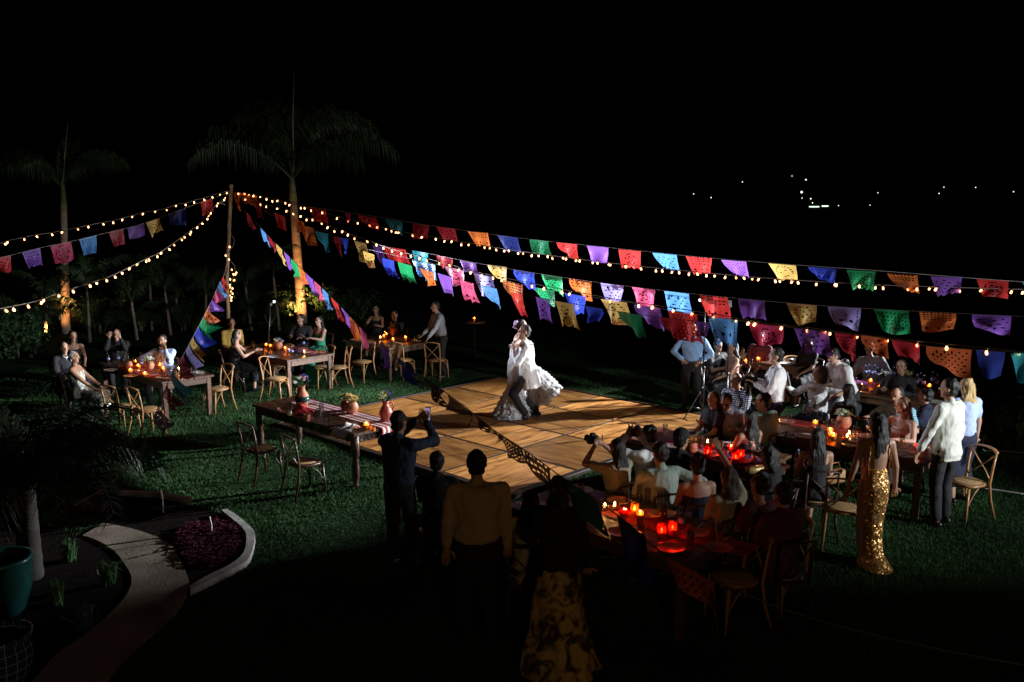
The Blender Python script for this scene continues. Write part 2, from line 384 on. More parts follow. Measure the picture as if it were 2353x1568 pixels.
ko = O5([(1535, 432), (1610, 480), (1700, 560), (1727, 620), (1690, 762), (1600, 832), (1440, 912), (1290, 985)])
tag(strip('kerb', ki, ko, 0.075, M['kerb'], 0.14), kind='structure')
tag(strip('kerb', O5([(780, 300), (960, 306), (1100, 318), (1240, 345), (1300, 350)]), O5([(790, 313), (960, 320), (1100, 332), (1230, 360), (1290, 364)]), 0.075, M['kerb'], 0.14), kind='structure')
bed = O5([(790, 314), (960, 322), (1100, 334), (1230, 362), (1400, 400), (1520, 455), (1600, 540), (1650, 640), (1630, 730), (1540, 805), (1400, 885), (1290, 940), (1270, 850), (1180, 690), (1080, 600), (900, 545), (700, 505), (640, 420)])
tag(flatmesh('planting_bed', [T(*p) for p in bed], 0.012, M['mulch']).build('planting_bed', M['mulch'], None, False), kind='structure')
bed2 = [T(*p) for p in O5([(560, 595), (715, 668), (815, 765), (878, 870), (850, 980), (720, 1125), (545, 1268), (370, 1390), (230, 1560), (60, 1780), (-900, 1800), (-700, 600), (0, 400)])]
tag(flatmesh('planting_bed', bed2, 0.012, M['mulch']).build('planting_bed', M['mulch'], None, False), kind='structure')
# purple ground cover (nobody could count its leaves)
V = []; F = []
poly = [T(*p)[:2] for p in O5([(1180, 600), (1290, 520), (1480, 490), (1590, 545), (1640, 640), (1600, 720), (1450, 800), (1300, 800), (1230, 700)])]
def inside(p, P):
    c = False
    for i in range(len(P)):
        a, b = P[i], P[i - 1]
        if (a[1] > p[1]) != (b[1] > p[1]) and p[0] < (b[0] - a[0]) * (p[1] - a[1]) / (b[1] - a[1]) + a[0]: c = not c
    return c
xs = [p[0] for p in poly]; ys = [p[1] for p in poly]; cnt = 0
while cnt < 4200:
    p = (rnd.uniform(min(xs), max(xs)), rnd.uniform(min(ys), max(ys)))
    if not inside(p, poly): continue
    cnt += 1; a = rnd.uniform(0, 6.28); l = rnd.uniform(.04, .09); z = rnd.uniform(.01, .07); w = .014; b = len(V)
    d = np.array([math.cos(a), math.sin(a), rnd.uniform(.0, .7)]); d /= np.linalg.norm(d); q = np.array([-math.sin(a), math.cos(a), 0]) * w; o = np.array([*p, z])
    V += [o, o + d * l * .5 + q, o + d * l - np.array([0, 0, .02]), o + d * l * .5 - q]; F.append((b, b + 1, b + 2, b + 3))
tag(MB().add(V, F).build('purple_groundcover', M['purpleleaf'], None, False), 'dark purple leafy ground cover filling the bed inside the curved kerb', 'ground cover', kind='stuff')
for (px, py, py2, lb) in ((1103, 430, 262, 'thin white stake standing in front of the far kerb of the bed'), (1430, 585, 447, 'thin white stake standing amid the purple ground cover')):
    (x, y), (x2, y2) = O5([(px, py), (px - 4, py2)]); g = T(x, y); h_ = D(x2, y2, g[1])[2]
    tag(MB().tube([(0, 0, -.03), (0.006, 0, h_ * .6), (-0.01, 0, h_)], [.012, .011, .009], 6).build('garden_stake', M['stake'], None, True, tuple(g)), lb, 'stake', 'white stakes in the planting bed')

# ------------------------------------------------------------------ grass blades
def grass(n):
    pts = []
    X = NR.uniform(-11.5, 9, n * 3); Y = NR.uniform(5.5, 20.5, n * 3)
    keep = (np.abs(X) < Y * 0.62 + 0.5)
    rx = X - A0[0]; ry = Y - A0[1]
    i_ = (rx * UU[0] + ry * UU[1]) / PS; j_ = (rx * VV[0] + ry * VV[1]) / PS
    keep &= ~((i_ > -1.03) & (i_ < 3.03) & (j_ > -2.03) & (j_ < 2.03))
    px = X / Y
    for P in (gp1, gp2, gp3):
        ins = np.zeros(len(X), bool)
        for a in range(len(P)):
            p, q = P[a], P[a - 1]
            c = ((p[1] > Y) != (q[1] > Y)) & (X < (q[0] - p[0]) * (Y - p[1]) / (q[1] - p[1] + 1e-12) + p[0]); ins ^= c
        keep &= ~ins
    pat = np.sin(X * 1.3 + 1.1 * np.sin(Y * .9)) * np.sin(Y * 1.5 + 1.3 * np.sin(X * .7)) + .5 * np.sin(X * 3.1 + Y * 2.3)
    keep &= NR.uniform(0, 1, n * 3) < np.clip(1.6 - 0.05 * Y, 0.4, 1) * np.clip(.78 + .32 * pat, .3, 1)
    X, Y = X[keep][:n], Y[keep][:n]; m = len(X)
    a = NR.uniform(0, 6.28, m); h = NR.uniform(.02, .052, m) * (0.8 + 0.4 * np.sin(X * 2.1) * np.sin(Y * 1.7)); w = NR.uniform(.004, .008, m) * (0.75 + Y / 14)
    lx = NR.normal(0, .022, m); ly = NR.normal(0, .022, m)
    v = np.zeros((m, 3, 3))
    v[:, 0] = np.stack([X - np.cos(a) * w, Y - np.sin(a) * w, np.full(m, -.008)], 1); v[:, 1] = np.stack([X + np.cos(a) * w, Y + np.sin(a) * w, np.full(m, -.008)], 1)
    v[:, 2] = np.stack([X + lx, Y + ly, h], 1)
    me = bpy.data.meshes.new('grass'); me.vertices.add(3 * m); me.vertices.foreach_set('co', v.reshape(-1))
    me.loops.add(3 * m); me.loops.foreach_set('vertex_index', np.arange(3 * m, dtype=np.int32))
    me.polygons.add(m); me.polygons.foreach_set('loop_start', np.arange(0, 3 * m, 3, dtype=np.int32)); me.polygons.foreach_set('loop_total', np.full(m, 3, np.int32))
    me.update(calc_edges=True); me.materials.append(M['grass'])
    tag(link('grass', me), 'short mown lawn grass around the dance floor and tables', 'grass', kind='stuff')
A0 = np.array([-1.092, 14.198, 0]); PS = 1.403
gp1 = [p[:2] for p in bed2]; gp2 = [T(*p)[:2] for p in bed]
gp3 = [T(*p)[:2] for p in outer + inner[::-1]]
grass(370000)

# ------------------------------------------------------------------ dance floor
floor = thing('dance_floor', None, None); tag(floor, kind='structure')
def FL(i, j, z=0.0): return A0 + UU * PS * i + VV * PS * j + np.array([0, 0, z])
c0 = FL(1, 0)
MB().box((c0[0], c0[1], 0.024), (4 * PS + .05, 4 * PS + .05, 0.064), UANG).build('base_board', M['trim'], floor, False)
pms = [MB().box((0, 0, 0), (PS - .065, PS - .065, 0.03)).mesh('panel', M[k], False) for k in ('floorw', 'floord')]
for i in range(-1, 3):
    for j in range(-2, 2):
        c = FL(i + .5, j + .5, 0.0455 + rnd.uniform(-.001, .001)); o = link('panel', pms[(i + j) % 2], floor, tuple(c), UANG + R(90) * ((i + j) % 2) + (R(180) if rnd.random() < .5 else 0))
for k in range(4):
    a = [FL(-1, 0), FL(3, 0), FL(1, -2), FL(1, 2)][k]; ang = [VANG, VANG, UANG, UANG][k]; out_ = [-UU, UU, -VV, VV][k]
    MB().box((a[0] + out_[0] * .06, a[1] + out_[1] * .06, 0.034), (4 * PS + .16, .075, 0.068), ang, 1, .006).build('edge_trim', M['trim'], floor, False)

# ------------------------------------------------------------------ back wall and plants
wa, wb = T(110, 748), T(590, 737); wdir = wb - wa; wl_ = np.linalg.norm(wdir); wang = math.atan2(wdir[1], wdir[0])
wall = thing('garden_wall', 'low stone wall with pale coping behind the left tables', 'wall', tuple(wa), wang)
nst = 26
for r_ in range(3):
    for k in range(nst):
        x0 = wl_ * (k + (0.5 if r_ % 2 else 0)) / nst; wd = wl_ / nst * rnd.uniform(.9, .985)
        if k == 0 and r_ == 0:
            MB().box((wl_ / 2, .06, .36), (wl_, .22, .72)).build('mortar_core', M['mulch'], wall, False)
            sm = [MB().box((0, 0, 0), (wl_ / nst * q, .3 + d, .225), 0, 1, .03).mesh('stone', M['stone'], False) for q, d in ((.97, .02), (.9, -.02), (.94, .05))]
        link('stone', sm[(k * 2 + r_) % 3], wall, (x0, -.06, .13 + r_ * .235))
cm = MB().box((0, 0, 0), (wl_ / 10 - .02, .46, .09), 0, 1, .02).mesh('coping_stone', M['stone'], False)
for k in range(10): link('coping_stone', cm, wall, (wl_ * (k + .5) / 10, -.04, .79 + rnd.uniform(-.006, .006)))

def frond_mesh(L, droop, leaf, pairs, hang, up=0.9, name='frond', m='palm', width=0.016):
    """one pinnate frond: origin at its base, growing along +X, rising then bowing over"""
    mb = MB(); P = []; n = 12; a = up; p = np.array([0., 0, 0])
    for i in range(n + 1):
        P.append(p.copy()); a -= droop / n * (0.35 + 1.3 * i / n); p = p + np.array([math.cos(a), 0, math.sin(a)]) * L / n
    mb.tube(P, [0.028 * (1 - .85 * i / n) + .004 for i in range(n + 1)], 5)
    V = []; F = []
    for k in range(pairs):
        t = .16 + .84 * k / (pairs - 1); q = t * n; i = min(int(q), n - 1); f = q - i; b = P[i] * (1 - f) + P[i + 1] * f; dr = P[i + 1] - P[i]; dr /= np.linalg.norm(dr)
        ll = leaf * (0.45 + .9 * math.sin(math.pi * (t * .92 + .06)) ** .8) * rnd.uniform(.8, 1.1)
        for sd in (-1, 1):
            s = np.array([0, sd, 0.0]); d1 = s * .8 + dr * .55 + np.array([0, 0, rnd.uniform(-.1, .5)]); d1 /= np.linalg.norm(d1)
            d2 = s * .35 + dr * .35 + np.array([0, 0, -hang * rnd.uniform(.7, 1.3)]); d2 /= np.linalg.norm(d2)
            w = dr * width * rnd.uniform(.8, 1.2); c1 = b + d1 * ll * .4; c2 = c1 + d2 * ll * .6; o = len(V)
            V += [b - w * .6, b + w * .6, c1 + w, c1 - w, c2]; F += [(o, o + 1, o + 2, o + 3), (o + 3, o + 2, o + 4)]
    mb.add(V, F); return mb.mesh(name, M[m], False)
def palm(label, base, height, rad, fronds, meshes, group, lean=(0, 0), shaft=True, tm='trunk'):
    t = thing('palm_tree', label, 'palm tree', tuple(base), 0, group)
    top = np.array([lean[0], lean[1], height]); pr = []
    nr = int(height / .14); pts = []; rr = []
    for i in range(nr * 2 + 1):
        f = i / (nr * 2); pts.append(top * f + np.array([0, 0, -.05 if i == 0 else 0])); rr.append(rad * (1.12 - .35 * f) * (1.0 if i % 2 else .955))
    MB().tube(pts, rr, 12).build('trunk', M[tm], t)
    if shaft: MB().tube([top, top + np.array([lean[0] * .1, 0, height * .14]), top + np.array([lean[0] * .12, 0, height * .22])], [rad * .82, rad * .62, rad * .3], 10).build('crown_shaft', M['stem'], t)
    tp = top + np.array([0, 0, height * .17 if shaft else 0])
    for (az, tilt, sc, mi) in fronds:
        o = link('frond', meshes[mi], t, tuple(tp)); o.rotation_euler = Euler((rnd.uniform(-.25, .25), -R(tilt), R(az)), 'XYZ'); o.scale = (sc, sc, sc)
    return t
FB = [frond_mesh(3.6, 1.75, 1.0, 52, 1.7, 1.05, width=.017), frond_mesh(3.4, 2.0, 1.05, 50, 2.2, 1.15, width=.017)]
b1 = T(152, 766); palm('tall ring-trunked palm lit orange from below behind the grey-haired woman', b1, 3.75, .125,
     [(196, -8, .66, 1), (165, 4, .66, 0), (105, 30, .6, 1), (95, 38, .55, 0), (15, 2, .68, 1), (-12, -6, .66, 0), (40, 10, .6, 1), (250, 0, .5, 0)], FB, 'tall palms lit by ground lamps', (.22, 0))
spear = MB().tube([(0, 0, 0), (.12, 0, .9), (.3, 0, 1.9)], [.03, .022, .006], 6)
so = spear.build('spear_leaf', M['stem'], bpy.data.objects['palm_tree'], True, (0.25, 0, 4.4))
b2 = T(695, 742); pr = palm('tallest ring-trunked palm with drooping fronds behind the bunting post corner', b2, 4.0, .16,
     [(176, -2, 1.12, 1), (150, 16, 1.15, 1), (128, 28, 1.1, 0), (95, 34, .95, 0), (48, 22, 1.1, 1), (22, 12, 1.12, 1), (2, -6, 1.1, 0), (-25, -12, .95, 1), (205, -10, 1.0, 0), (-100, 8, .7, 0)], FB, 'tall palms lit by ground lamps', (-.15, 0))
MB().tube([(0, 0, 0), (.03, 0, 1.6), (.14, 0, 3.2)], [.035, .025, .006], 6).build('spear_leaf', M['stem'], pr, True, (-.1, 0, 4.9))
for nm, b, pw in (('uplight', b1, 900), ('uplight', b2, 1300)):
    p = b + np.array([.2, -1.5, 0.12]); lamp('uplight_beam', 'SPOT', tuple(p + np.array([0, 0, .12])), pw, (1.0, 0.45, 0.15), tuple(b + np.array([0, 0, 1.3])), .05, 76, .9)
    u = thing('uplight', 'small black ground lamp aimed up the ' + ('left palm trunk' if b is b1 else 'tallest palm trunk'), 'garden lamp', tuple(p), 0, 'ground lamps at the palms')
    MB().lathe([(.05, 0), (.055, .02), (.05, .07), (.06, .085)], (0, 0, -.03), 10).build('housing', M['black'], u); MB().tube([(0, 0, -.12), (0, 0, 0)], .012, 6).build('ground_spike', M['black'], u)
FS = [frond_mesh(1.5, 1.9, .42, 34, .9, 1.2, width=.013), frond_mesh(1.3, 1.5, .38, 30, .5, 1.35, width=.013)]
smalls = [(200, 770, 600, 'young slim palm beside the orange lit left trunk', 24.6), (388, 752, 610, 'young slim palm with a bright green fan in front of the wall', 26), (345, 745, 585, 'spindly young palm midway along the stone wall', 27), (468, 745, 620, 'young slim palm near the bunting post with pale stem', 26), (97, 765, 640, 'low young palm left of the orange trunk with splayed fronds', 25),
          (575, 745, 600, 'dim young palm just right of the bunting post', 27), (640, 745, 560, 'dim leaning palm stem between post and tallest palm', 27), (310, 760, 640, 'thin bare palm stem left of the fan leaved one', 25), (415, 745, 640, 'short palm sprout close behind the seated man in pale blue', 27)]
for (px, py, pt, lb, Y) in smalls:
    b = D(px, 700, Y); b[2] = 0; h_ = max(.8, D(px, pt, Y)[2] * .62)
    palm(lb, b, h_, .045, [(rnd.uniform(0, 360), rnd.uniform(-5, 25), rnd.uniform(.7, 1.05), k % 2) for k in range(6)], FS, 'young palms along the wall', (rnd.uniform(-.15, .15), 0), False)

FA = [frond_mesh(1.9, 1.5, .46, 40, .6, 1.25, width=.016), frond_mesh(1.7, 1.9, .42, 36, .8, 1.3, width=.016)]
for px, Y, sc, lb in ((50, 24.5, 1.0, 'splayed feathery palm clump at the far left garden edge'), (232, 26.2, 1.1, 'splayed feathery palm clump right of the orange trunk'), (322, 26.8, .95, 'splayed feathery palm clump before the middle of the stone wall'), (440, 26.8, 1.0, 'splayed feathery palm clump before the right of the stone wall'), (575, 27.2, 1.0, 'splayed feathery palm clump just right of the bunting post foot')):
    b = D(px, 740, Y); b[2] = 0; t = thing('palm_clump', lb, 'palm', tuple(b), rnd.uniform(0, 6), 'feathery palm clumps along the wall')
    for k in range(9):
        o = link('frond', FA[k % 2], t, (rnd.gauss(0, .08), rnd.gauss(0, .08), .02)); o.rotation_euler = (0, -R(rnd.uniform(-12, 14)), R(40 * k + rnd.uniform(-12, 12))); q = sc * rnd.uniform(.8, 1.1); o.scale = (q, q, q)
    MB().tube([(0, 0, -.03), (.03, 0, .18), (0, .03, .3)], [.08, .07, .04], 8).build('stem', M['stem'], t)

def bush_mesh(rad, n, ls):
    V = []; F = []
    cl = [(rnd.gauss(0, .42) * rad, rnd.gauss(0, .35) * rad, abs(rnd.gauss(.55, .3)) * rad) for _ in range(14)]
    for _ in range(n):
        c = rnd.choice(cl); p = np.array([c[0] + rnd.gauss(0, .17) * rad, c[1] + rnd.gauss(0, .17) * rad, max(.03, c[2] + rnd.gauss(0, .17) * rad)])
        d = np.array([rnd.gauss(0, 1), rnd.gauss(0, 1), rnd.gauss(.3, .8)]); d /= np.linalg.norm(d); e = np.cross(d, [rnd.random(), rnd.random(), 1.0]); e /= np.linalg.norm(e)
        l = ls * rnd.uniform(.6, 1.3); o = len(V); V += [p, p + d * l * .5 + e * l * .22, p + d * l, p + d * l * .5 - e * l * .22]; F.append((o, o + 1, o + 2, o + 3))
    return MB().add(V, F).mesh('foliage', M['leaf'], False)
BU = [bush_mesh(.7, 900, .13), bush_mesh(.8, 1000, .11), bush_mesh(.75, 1300, .085)]
stm = MB()
for k in range(5): stm.tube([(0, 0, -.02), (rnd.uniform(-.2, .2), rnd.uniform(-.2, .2), .3), (rnd.uniform(-.4, .4), rnd.uniform(-.4, .4), .75)], [.018, .012, .005], 5)
STM = stm.mesh('stem', M['stem'])
def bush(label, p, sc, mi, group): 
    t = thing('bush', label, 'bush', tuple(p), rnd.uniform(0, 6), group); t.scale = (sc, sc, sc)
    link('foliage', BU[mi], t); link('stem', STM, t); return t
for k, (px, Y, sc) in enumerate(((35, 22, 1.3), (225, 27.2, 1.0), (275, 27.3, .9), (330, 27.5, 1.0), (405, 27.6, .9), (450, 27.5, 1.0), (520, 27.6, 1.1), (560, 27.8, 1.0), (620, 28, 1.2), (760, 29, 1.2), (830, 29.5, 1.1))):
    b = D(px, 740, Y); b[2] = 0
    bush('dark leafy shrub in the dim border before the stone wall' if 0 < k < 8 else 'dark leafy shrub at the unlit edge of the garden', b, sc, k % 3, 'shrubs along the wall' if 0 < k < 8 else 'shrubs at the dark garden edge')
g = T(2345, 1005); bush('small leaved shrub glinting yellow beside the right end tables', g, .7, 2, 'shrubs on the right'); g = T(2275, 930); bush('shadowy shrub behind the woman with long blonde hair', g, .7, 1, 'shrubs on the right')
lamp('garden_lamp', 'POINT', tuple(T(2352, 1000) + np.array([.1, -.8, .5])), 1.5, (1, .75, .4), None, .05)

# near palm at the left edge: close to the lens, its shade put into leaf and trunk colour
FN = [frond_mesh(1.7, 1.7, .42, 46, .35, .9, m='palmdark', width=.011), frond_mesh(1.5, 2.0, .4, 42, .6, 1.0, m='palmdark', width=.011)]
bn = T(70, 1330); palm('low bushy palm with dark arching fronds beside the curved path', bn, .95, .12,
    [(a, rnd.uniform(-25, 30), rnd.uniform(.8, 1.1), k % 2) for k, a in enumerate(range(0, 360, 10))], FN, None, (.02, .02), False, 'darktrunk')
# garden pots and ornaments at the lower left
g = T(12, 1412); t = thing('plant_pot', 'large turquoise glazed pot under the dark arching palm', 'plant pot', tuple(g))
MB().lathe([(.16, 0), (.2, .06), (.25, .25), (.27, .42), (.25, .5), (.28, .53), (.28, .57), (.24, .57), (.22, .5)], (0, 0, .01), 24).build('pot', M['turq'], t); MB().lathe([(.0, .48), (.215, .5)], (0, 0, .01), 20).build('soil', M['mulch'], t)
def talavera():
    m, N, L, B = newmat('blue_white_glaze'); tc = N.new('ShaderNodeTexCoord'); sx = N.new('ShaderNodeSeparateXYZ'); L.new(tc.outputs['Object'], sx.inputs[0])
    at = N.new('ShaderNodeMath'); at.operation = 'ARCTAN2'; L.new(sx.outputs[0], at.inputs[0]); L.new(sx.outputs[1], at.inputs[1])
    def mth(op, a, b=None):
        n = N.new('ShaderNodeMath'); n.operation = op
        for i, q in enumerate((a, b)):
            if q is None: continue
            if isinstance(q, (int, float)): n.inputs[i].default_value = q
            else: L.new(q, n.inputs[i])
        return n.outputs[0]
    s1 = mth('ABSOLUTE', mth('SINE', mth('MULTIPLY', at.outputs[0], 9.0))); s2 = mth('ABSOLUTE', mth('SINE', mth('MULTIPLY', sx.outputs[2], 42.0)))
    ln = mth('LESS_THAN', mth('MINIMUM', s1, s2), 0.13)
    mx = N.new('ShaderNodeMix'); mx.data_type = 'RGBA'; mx.inputs[6].default_value = (.02, .06, .24, 1); mx.inputs[7].default_value = (.4, .5, .5, 1); L.new(ln, mx.inputs[0])
    L.new(mx.outputs[2], B.inputs['Base Color']); B.inputs['Roughness'].default_value = .25; return m
M['talavera'] = talavera()
g = T(8, 1585); t = thing('plant_pot', 'blue patterned ceramic pot at the bottom left corner by the path', 'plant pot', tuple(g))
MB().lathe([(.13, 0), (.17, .03), (.23, .2), (.245, .33), (.22, .42), (.25, .44), (.25, .48), (.215, .48), (.2, .42)], (0, 0, .01), 28).build('pot', M['talavera'], t); MB().lathe([(.0, .42), (.2, .43)], (0, 0, .01), 20).build('soil', M['mulch'], t)
g = T(197, 1445); t = thing('watering_can', 'blue enamel watering can standing in the dark bed inside the path', 'watering can', tuple(g), R(200))
M['bluepaint'] = mat('blue_enamel', (.05, .10, .28), .3, nscale=6, coat=.4)
MB().lathe([(.075, 0), (.08, .01), (.075, .15), (.06, .19), (.05, .19)], (0, 0, .012), 16).build('body', M['bluepaint'], t); MB().tube([(.06, 0, .05), (.17, 0, .13), (.24, 0, .2)], [.018, .012, .011], 8).build('spout', M['bluepaint'], t)
MB().tube([(-.07, 0, .05), (-.13, 0, .1), (-.1, 0, .2), (0, 0, .24), (.05, 0, .19)], .008, 6).build('handle', M['bluepaint'], t)
for k, (px, py, lb) in enumerate(((130, 1390, 'grassy clump of pale blades next to the blue watering can'), (250, 1345, 'grassy clump hugging the inside bend of the path'), (160, 1290, 'grassy clump shadowed by the arching palm'))):
    g = T(px, py); mb = MB()
    for _ in range(60):
        a = rnd.uniform(0, 6.28); l = rnd.uniform(.2, .42); d = np.array([math.cos(a), math.sin(a), 0]); w = np.array([-math.sin(a), math.cos(a), 0]) * .008; o = np.array([rnd.gauss(0, .03), rnd.gauss(0, .03), 0]); u = np.array([0, 0, 1.0]); sp = rnd.uniform(.3, .9)
        p1 = o + u * l * .6 + d * l * .2 * sp; p2 = o + u * l * (.8 - .4 * sp) + d * l * .6 * sp; mb.add([o - w, o + w, p1 + w, p1 - w, p2], [(0, 1, 2, 3), (3, 2, 4)])
    tag(mb.build('grass_clump', M['leaf'], None, False, tuple(g)), lb, 'plant', 'grassy clumps by the path')
# white cable on the right-hand lawn
for pts, lb in ((((2352, 1047), (2300, 1043), (2262, 1042), (2258, 1025), (2262, 1005)), 'pale cable curling over the dark lawn at the right edge'), (((2352, 1143), (2300, 1135), (2260, 1130)), 'second pale cable lower on the right lawn')):
    tag(MB().tube([T(*p) + np.array([0, 0, .045]) for p in curve(pts, 4)], .012, 6).build('cable', M['kerb'], None), lb, 'cable', 'pale cables on the right lawn')
# ------------------------------------------------------------------ post, bunting lines, string lights
TISS = {}
for n_, c_ in dict(red=(.75, .05, .05), dred=(.34, .02, .03), orange=(.95, .22, .05), gold=(.80, .52, .15), purple=(.30, .12, .62), dpurple=(.14, .05, .26), lilac=(.42, .36, .90), pink=(.80, .12, .26), crimson=(.6, .05, .14), blue=(.05, .09, .72), dblue=(.025, .04, .22), sky=(.13, .38, .85), teal=(.03, .30, .38), green=(.03, .48, .17), dgreen=(.015, .17, .07), silhouette=(.035, .008, .012), dimorange=(.42, .09, .03)).items():  # last two: shade of backlit and dim flags put into the tissue colour
    TISS[n_] = tissue('tissue_' + n_, c_)
post_xy = D(527, 800, 21.9)
POST = np.array([post_xy[0], 21.9, 0.0]); PTOP = D(531, 438, 21.9)
pt = thing('bunting_post', 'slim wooden post carrying all the bunting and light strings', 'post', tuple(POST))
MB().tube([(0, 0, -.05), (.02, 0, 2.0), (PTOP[0] - POST[0], 0, PTOP[2] + .06)], [.055, .05, .045], 10).build('pole', M['post'], pt)
MB().ball((PTOP[0] - POST[0], 0, PTOP[2] + .1), .06, 10, 8).build('finial', M['post'], pt)
MB().tube([(.06, .06, PTOP[2] - .35), (-.05, -.06, PTOP[2] - .3), (.06, -.05, PTOP[2] - .26), (.05, .06, PTOP[2] - .2)], .014, 6).build('binding', M['rope'], pt)

def interp(tab, x):
    tab = sorted(tab); 
    if x <= tab[0][0]: (x0, d0), (x1, d1) = tab[0], tab[1]
    elif x >= tab[-1][0]: (x0, d0), (x1, d1) = tab[-2], tab[-1]
    else:
        for a, b in zip(tab, tab[1:]):
            if a[0] <= x <= b[0]: (x0, d0), (x1, d1) = a, b; break
    return 1 / (1 / d0 + (1 / d1 - 1 / d0) * (x - x0) / (x1 - x0))

def cut(p, u, v, k=1.0):
    if k < 0: u = 1 - u; k = -k
    """True where the paper is cut away: p picks one of the patterns"""
    if p == 0:  # concentric rings
        r = math.hypot(u - .5, (v - .5) * .8)
        return (.06 < v < .95) and (abs(r - .13 * k) < .03 or abs(r - .27 * k) < .022) and (math.sin(math.atan2(v - .5, u - .5) * 5 + r * 9) > -.35)
    if p == 1:  # small windows along the border, two big diamonds
        e = min(u, 1 - u, v * 1.2)
        return (.05 < e < .13 and (math.sin(u * 62 * k) > .1 and math.sin(v * 50 * k) > 0)) or any(abs(u - a) * 1.1 + abs(v - .62) < .1 for a in (.33, .68)) or (abs(u - .5) * .7 + abs(v - .38) < .05)
    if p == 2:  # leaf sprays round an arch
        r = math.hypot(u - .5, v - .45)
        return (abs(r - .33) < .035 and v < .6 and math.sin(math.atan2(v - .45, u - .5) * 16) > 0) or (abs(u - .5 - .12 * math.sin(v * 16 * k)) < .04 and .3 < v < .85 and math.sin(v * 40 * k) > -.2)
    if p == 3:  # lattice dots
        return .08 < u < .92 and .1 < v < .88 and math.sin(u * 44 * k) * math.sin(v * 33 * k) > .55
    if p == 4:  # rows of bars at the top, triangles at the bottom
        return (v < .42 and .07 < u < .93 and math.sin(v * 46 * k) > .2 and math.sin(u * 52 * k) > -.1) or (v > .6 and abs(((u * 3) % 1) - .5) < (v - .6) * .55 and v < .86)
    return .1 < u < .9 and .15 < v < .85 and math.sin(u * 19 * k + v * 7) * math.sin(v * 23 - u * 5 * k) > .62
def flag_mesh(Wv, h, col, pat, wind, nx=24, nz=18, curl=.18, seed=0):
    """Wv: vector along the string (its local width), hanging h below; wind: offset of the lower edge"""
    r_ = random.Random(seed); Wv = np.array(Wv); wl = np.linalg.norm(Wv); nrm = np.cross(Wv, [0, 0, 1.0]); nrm /= np.linalg.norm(nrm) + 1e-9
    ph = r_.uniform(0, 6); am = r_.uniform(.02, .07) * min(1, wl / .3); curl = curl * r_.uniform(.3, 1.9); skew = r_.uniform(-.05, .10); fold = r_.choice((0, 0, 1, -1)) * r_.uniform(.5, 1); fq = r_.uniform(5, 9); low = r_.choice((0, 1, 1, 2)); ck = r_.choice((-1, 1)) * r_.uniform(.78, 1.2)
    V = []; F = []; ia = {}
    for j in range(nz + 1):
        v = j / nz
        for i in range(nx + 1):
            u = i / nx
            uu = u + curl * v * (1 - u) * (1 - .35 * u)
            hh = h * (1 - .05 * math.sin(u * math.pi)) 
            if low == 1: hh *= 1 + .05 * v * math.cos(u * math.pi * 6)
            if low == 2: hh *= 1 + .12 * v * math.sin(u * math.pi)
            p = Wv * (uu + skew * v) + np.array([0, 0, -hh * v * (1 - .22 * abs(fold) * max(0, (u if fold > 0 else 1 - u) + v - 1.25) * 2)]) + nrm * (.16 * fold * max(0, (u if fold > 0 else 1 - u) + v - 1.25)) + np.array(wind) * v ** 1.4 + nrm * (am * v * math.sin(fq * u + ph + 2 * v))
            V.append(p)
    for j in range(nz):
        for i in range(nx):
            u = (i + .5) / nx; v = (j + .5) / nz
            if pat is not None and j < nz - 1 and 0 < i < nx - 1 and cut(pat, u, v, ck): continue
            a = j * (nx + 1) + i; F.append((a, a + 1, a + nx + 2, a + nx + 1))
    me = MB().add(V, F).mesh('flag', TISS[col], True); return me
LEANX = .30
def bunting(label, depth, cordpts, flags, wind=(.0, 0, 0), group='bunting lines strung from the post', det=(24, 18), hs=1.0, cm='rope'):
    P = [D(x, y, interp(depth, x)) for x, y in cordpts]; t = thing('bunting', label, 'bunting', tuple(P[0]), 0, group); o = P[0]
    sm = curve(P, 4); MB().tube([p - o for p in sm], .0035, 5).build('cord', M[cm], t)
    for k, (x0, y0, x1, y1, yb, col, pat) in enumerate(flags):
        a = D(x0, y0, interp(depth, x0)); b = D(x1, y1, interp(depth, x1)); dm = (a[1] + b[1]) / 2
        h = (yb - (y0 + y1) / 2) / FPX * dm * 1.01; h = max(.1, h * hs)
        w = np.array(wind) * h
        f = link('flag', flag_mesh(b - a, h, col, pat, w, det[0], det[1], .18 if wind[0] < .3 else .05, k * 7 + len(flags)), t, tuple(a - o - np.array([0, 0, .004])))
        f['label'] = dict(red='red', dred='dark red', orange='orange', gold='golden', purple='purple', dpurple='dark purple', lilac='lilac', pink='pink', crimson='crimson', blue='blue', dblue='dark blue', sky='sky blue', teal='teal', green='green', dgreen='dark green', silhouette='dark silhouetted', dimorange='dimmed orange')[col] + ' cut paper flag'
    return t
_N = None
d4 = [(540, 21.9), (2300, 11.9)]; d5 = [(540, 21.9), (2300, 10.2)]; d6 = [(540, 21.9), (2180, 8.5)]; d7 = [(540, 21.9), (1275, 10.8), (1600, 8.9)]
